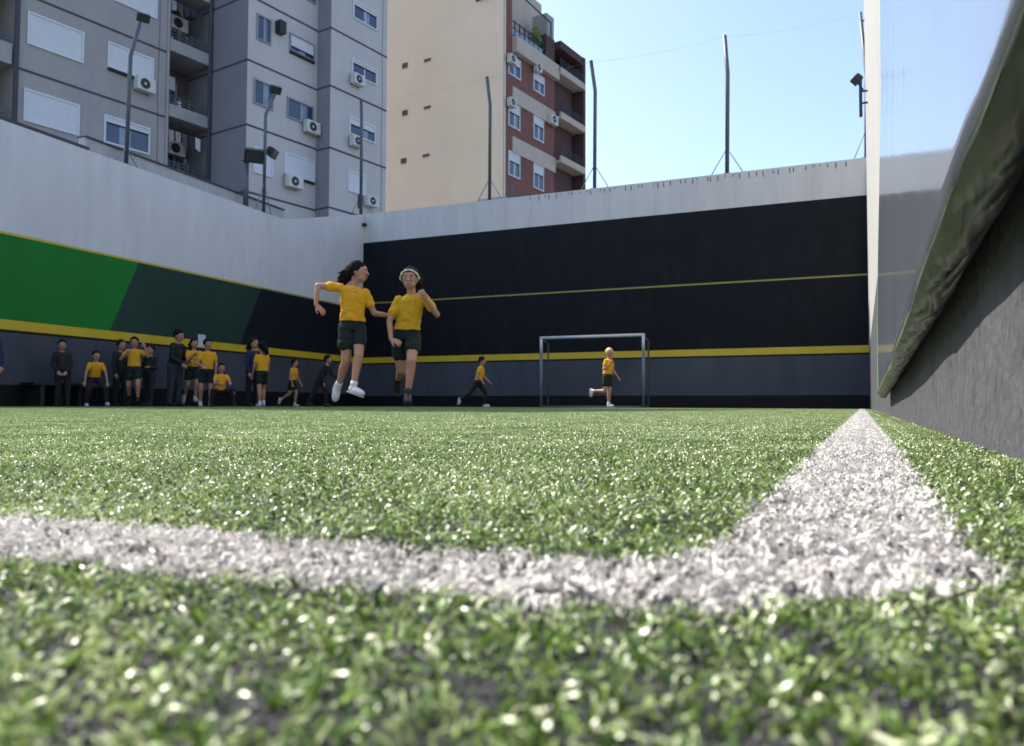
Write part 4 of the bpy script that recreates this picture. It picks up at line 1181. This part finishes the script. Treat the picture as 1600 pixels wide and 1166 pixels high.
    secs = [(T(P['pel'] + sp_ * hemz * s), Bd, Fd, .080 * s * b + e * 1.2, .060 * s + e * 1.2), (T(sp_ * .10 * s), (Bd + shr).normalized(), chest_f, .076 * s * b + e, .058 * s + e),
            (T(sp_ * .19 * s), shr, chest_f, .080 * s * b + e, .060 * s + e), (T(sp_ * .262 * s), shr, chest_f, .084 * s * b + e * .8, .052 * s + e * .8), (T(sp_ * .297 * s), shr, chest_f, .046 * s, .038 * s + e * .3)]
    loft(tb, secs, tm)
    sl = sleeve
    for k in 'lr':
        hip, kn, an, shd, el, wr = [T(q) for q in J[k]]
        if sl <= 1: limb(tb, [shd - (el - shd).normalized() * .0, shd.lerp(el, sl)], [.0325 * s * b, .035 * s], tm)
        else: limb(tb, [shd, el, wr.lerp(el, .08)], [.038 * s * b, .030 * s, .024 * s], tm)
    to = fuse(tb, 'shirt' if top.startswith('shirt') else 'jacket', root, vx, 2, .020 if fine else .014)
    # collar
    c = MB(); pts = []
    for i in range(13):
        a = 2 * math.pi * i / 12; pts.append(T(neckb) + shr * math.cos(a) * .040 * s + chest_f * (math.sin(a) * .040 + .004) * s - U * (.010 + .010 * math.sin(a)) * s)
    c.tube(pts, .0085 * s, M[inner] if inner else tm, 8, cap=False); c.build('collar', to, True)
    if fine:
        c = MB(); q0 = T(neckb) + chest_f * .050 * s - sp_ * .02 * s
        for i in range(3): ell(c, T(sp_ * (.262 - .028 * i) * s) + chest_f * (.052 * s + e * 1.25), .004 * s, .004 * s, .004 * s, M['shoe'], None, 8)
        c.build('buttons', to, True)
    if inner and top in ('jacket', 'trousers'):
        c = MB(); loft(c, [(T(sp_ * .07 * s) + chest_f * .016 * s, shr, chest_f, .030 * s, .060 * s + e * .6), (T(sp_ * .2 * s) + chest_f * .016 * s, shr, chest_f, .034 * s, .058 * s + e * .6), (T(sp_ * .285 * s) + chest_f * .008 * s, shr, chest_f, .026 * s, .036 * s)], M[inner]); fuse(c, 'jumper', root, .012, 2)
    # ---- bottoms
    bmn = M[bottom]; bb = MB()
    loft(bb, [(T(-U * .035 * s), Bd, Fd, .083 * s * b, .064 * s), (T(P['pel']), Bd, Fd, .088 * s * b, .067 * s), (T(P['pel'] + sp_ * .055 * s), Bd, Fd, .080 * s * b, .060 * s)], bmn)
    for k in 'lr':
        hip, kn, an, shd, el, wr = [T(q) for q in J[k]]
        if bottom == 'shorts': limb(bb, [hip, hip.lerp(kn, .52)], [.055 * s * b, .058 * s], bmn)
        else: limb(bb, [hip, kn, kn.lerp(an, .93)], [.060 * s * b, .043 * s, .032 * s], bmn)
    fuse(bb, 'shorts' if bottom == 'shorts' else 'trousers', root, vx, 2, .022 if fine else .014)
    # ---- shoes + socks
    for k in 'lr':
        hip, kn, an, shd, el, wr = [T(q) for q in J[k]]
        fd = fdir[k]; cd_ = (kn - an).normalized(); upf = (cd_ - fd * cd_.dot(fd)).normalized(); sd_ = fd.cross(upf)
        Rm = Matrix((sd_, fd, upf)).transposed()
        c = MB(); ft = an - upf * .012 * s + fd * .035 * s
        ell(c, ft, .029 * s, .074 * s, .026 * s, M[shoes], Rm, 14); ell(c, an - upf * .002 * s, .027 * s, .032 * s, .030 * s, M[shoes], Rm, 12)
        ell(c, ft + fd * .035 * s - upf * .004 * s, .028 * s, .040 * s, .020 * s, M[shoes], Rm, 12)
        so_ = fuse(c, 'shoe', root, vx, 1)
        c = MB(); loft(c, [(ft - upf * .030 * s, fd, sd_, .074 * s, .027 * s), (ft - upf * .020 * s, fd, sd_, .078 * s, .030 * s)], M['sole'] if shoes == 'shoe' else M[shoes]); c.build('sole', so_, False)
        if bottom == 'shorts':
            c = MB(); c.tube([an, an.lerp(kn, .20)], [.024 * s, .0265 * s], M[shoes], 12); c.build('sock', root, True)
    return root

G = 'pupils in yellow and dark uniforms by the left wall'
STAND = dict(spine=(.02, 0, 1), thl=(.05, -.06, -1), shl=(-.03, -.02, -1), thr=(-.02, .07, -1), shr=(-.05, .03, -1),
             ual=(.1, -.25, -1), fal=(.35, .1, -1), uar=(.1, .25, -1), far=(.35, -.1, -1))
def po(base=STAND, **kw): d = dict(base); d.update(kw); return d
RUN = dict(spine=(.22, 0, 1), thl=(.75, -.02, -.75), shl=(-.35, 0, -1), thr=(-.35, .02, -1), shr=(-.85, 0, -.5),
           ual=(-.7, -.2, -.8), fal=(.7, -.1, -.15), uar=(.5, .2, -.9), far=(.75, -.3, .5), ftr=(-.2, 0, -1))
# two big runners.  heading ~ towards camera, slightly image-right
person(549, 7.95, 1.38, 22, dict(spine=(.10, .04, 1), shtilt=.16, twist=-.30, neck=(.15, -.35, 1), look=(.75, -.75, .02),
        uar=(-.10, 1.0, .02), far=(.12, .12, -1), handr=(.25, -.75, -.75), ual=(.1, -.45, -1), fal=(.1, -1.0, -.10), curl=.35,
        thl=(.50, .20, -.88), shl=(-.02, .16, -1), ftl=(.85, -.5, -.30), thr=(.05, -.02, -1), shr=(-.62, .04, -.85), ftr=(-.1, .10, -1)),
       'girl with dark flying hair looking at her friend, yellow polo, dark shorts, white trainers', hair='dark', hairstyle='flow',
       fine=True, lift=.03, smile=True, sleeve=.52)
person(634, 8.05, 1.43, -4, dict(spine=(.20, -.14, 1), shtilt=-.14, twist=.15, neck=(.12, .12, 1), look=(1, .12, -.03),
        uar=(.0, .42, -1), far=(.35, -.12, -1), handr=(.3, -.8, -.3), ual=(.25, -.75, -1), fal=(.75, .70, .95), curl=.9,
        thl=(.72, .02, -.82), shl=(-.05, .10, -1), ftl=(.85, -.1, -.3), thr=(-.20, -.05, -1), shr=(-1.0, .18, -.30), ftr=(-.3, 0, -1)),
       'smiling girl running at the camera in a cream headband, yellow polo and dark shorts', hair='brown', hairstyle='wide', headband=True,
       fine=True, lift=.05, smile=True, top='shirt2', shoes='shoe_dark', sleeve=.58)
# goal girl and running boy
person(949, 18.4, 1.36, 60, dict(spine=(.10, 0, 1), neck=(.1, 0, 1), look=(.7, .8, -.1), thl=(.05, 0, -1), shl=(-.08, 0, -1), thr=(-.05, .02, -1), shr=(-1.0, .1, .02), ftr=(-.1, 0, -1),
        ual=(.15, -.15, -1), fal=(.6, .05, -.7), uar=(-.1, .35, -.9), far=(.75, -.35, .75)),
       'blond girl in yellow polo running in front of the goal, one heel kicked up behind', hair='blond', hairstyle='wide', sleeve=.5, lift=0.02)
person(747, 19.3, 1.28, 78, po(RUN, spine=(.22, 0, 1), look=(1, .1, -.15), ual=(.2, -.2, -1), fal=(.6, 0, -.6), uar=(-.3, .25, -1), far=(.6, -.1, -.7), thl=(.55, 0, -.85), shl=(-.1, 0, -1), ftl=(1, 0, .1), thr=(-.6, 0, -.85), shr=(-.85, 0, -.6)),
       'small pupil in yellow shirt and long dark trousers running left of the goal', hair='brown', hairstyle='short', bottom='trousers', shoes='shoe', sleeve=.5)
# group along the left wall
person(-20, 14.2, 1.45, 10, po(), 'pupil in navy cut off by the left edge of the picture', G, top='blue', bottom='jeans', sleeve=2)
person(97, 15.6, 1.30, 5, po(spine=(.05, .08, 1), fal=(.55, .55, -.8), far=(.55, -.55, -.8)), 'pupil in black cap and dark jacket standing apart with hands clasped, leftmost full figure', G, top='jacket', bottom='trousers', inner='maroon', shoes='shoe_dark', sleeve=2)
person(147, 16.0, 1.22, 12, dict(spine=(.45, .05, 1), neck=(.1, 0, 1), look=(1, 0, 0), thl=(.75, -.35, -.7), shl=(-.05, -.1, -1), thr=(.6, .30, -.8), shr=(-.35, .05, -1), ual=(.2, -.4, -1), fal=(.15, -.1, -1), uar=(.2, .4, -1), far=(.1, .1, -1)),
       'small pupil in yellow shirt bending forward with knees bent, white shoes', G, bottom='trousers', shoes='shoe', sleeve=.5)
person(187, 17.0, 1.42, 35, po(spine=(.15, .12, 1), fal=(.8, .2, .3)), 'dark clad pupil half hidden behind the yellow shirted child shading her face', G, top='jacket', bottom='trousers', shoes='shoe_dark', sleeve=2, hair='brown')
person(208, 16.3, 1.36, -4, dict(spine=(.05, 0, 1), thl=(.35, -.05, -1), shl=(-.3, 0, -1), thr=(-.05, .08, -1), shr=(-.75, .0, -.8), ftr=(-.2, 0, -1), ual=(.5, -.55, -.4), fal=(.25, .35, 1), uar=(.3, .6, -.8), far=(.45, -.5, .5)),
       'pupil in yellow shirt and dark green shorts running with one hand raised to the face', G, shoes='shoe_dark')
person(233, 16.6, 1.28, -35, po(spine=(.1, -.1, 1), thl=(.3, -.1, -1), fal=(.9, .2, .05)), 'thin pupil in dark tracksuit just right of the child with raised hand', G, top='jacket', bottom='trousers', inner='maroon', shoes='shoe_dark', sleeve=2, hair='brown')
person(272, 17.4, 1.68, 55, po(spine=(.12, 0, 1), look=(1, .1, -.25), fal=(.8, .4, -.2), far=(.7, -.3, -.5)), 'tallest person of the group in a dark jacket, maroon jumper and dull blue trousers', G, top='jacket', bottom='jeans', inner='maroon', shoes='shoe_dark', sleeve=2, build=1.15)
person(299, 17.6, 1.42, 20, po(RUN, thl=(.3, 0, -1), shl=(-.3, 0, -1), thr=(-.1, 0, -1), shr=(-.6, 0, -.8)), 'dark haired pupil in yellow shirt mostly hidden behind a boy in yellow', G, hairstyle='long', hair='dark')
person(322, 17.0, 1.46, 8, dict(spine=(.12, 0, 1), look=(1, -.3, -.1), thl=(.25, -.03, -1), shl=(-.25, 0, -1), thr=(.1, .1, -1), shr=(-.3, .0, -1), ual=(.0, -.25, -1), fal=(.3, .1, -1), uar=(.15, .3, -1), far=(.8, -.35, -.25)),
       'short haired boy in yellow shirt and dark shorts walking below the paper notice', G, shoes='shoe')
person(343, 17.0, 1.28, 15, dict(spine=(.25, 0, 1), thl=(.9, -.45, .15), shl=(-.2, -.1, -1), thr=(.9, .45, .1), shr=(-.2, .1, -1), ual=(.6, -.25, -.8), fal=(.9, .3, .0), uar=(.6, .25, -.8), far=(.9, -.3, .0)),
       'small child in yellow shirt crouching low beside the walking boy', G, bottom='trousers', shoes='shoe_dark')
person(394, 18.6, 1.60, 40, po(spine=(.08, .05, 1), fal=(.7, .3, -.3)), 'long haired person in blue top standing behind a girl in yellow', G, top='blue', bottom='trousers', shoes='shoe_dark', sleeve=2, hairstyle='long', hair='brown')
person(409, 18.0, 1.45, -150, dict(spine=(.06, 0, 1), look=(1, -.2, -.1), thl=(-.1, -.05, -1), shl=(-.12, 0, -1), thr=(.35, .05, -1), shr=(-.1, .0, -1), ual=(.1, -.2, -1), fal=(.5, .1, -.9), uar=(.1, .2, -1), far=(.4, .1, -1)),
       'girl in yellow shirt seen from behind with dark hair, dark shorts and white trainers', G, hairstyle='long', hair='dark', shoes='shoe')
person(456, 19.6, 1.18, 60, po(RUN, spine=(.15, 0, 1), ual=(.1, -.2, -1), fal=(.5, 0, -.8), uar=(-.1, .2, -1), far=(.4, 0, -1), thl=(.3, 0, -1), shl=(-.15, 0, -1), thr=(-.1, 0, -1), shr=(-.9, 0, -.5)),
       'small pupil in yellow shirt and dark shorts running right, near the navy wall', G, shoes='shoe')
person(499, 19.0, 1.32, 70, po(RUN, spine=(.55, 0, 1), ual=(.5, -.2, -1), fal=(.8, 0, -.4), uar=(-.3, .2, -1), far=(.3, 0, -1), thl=(.5, 0, -.9), shl=(-.1, 0, -1), thr=(-.35, 0, -1), shr=(-.55, 0, -.9), ftr=None, ftl=None),
       'pupil all in dark clothes leaning forward in a run, right end of the group', G, top='trousers', bottom='trousers', shoes='shoe_dark', sleeve=2, inner='maroon')
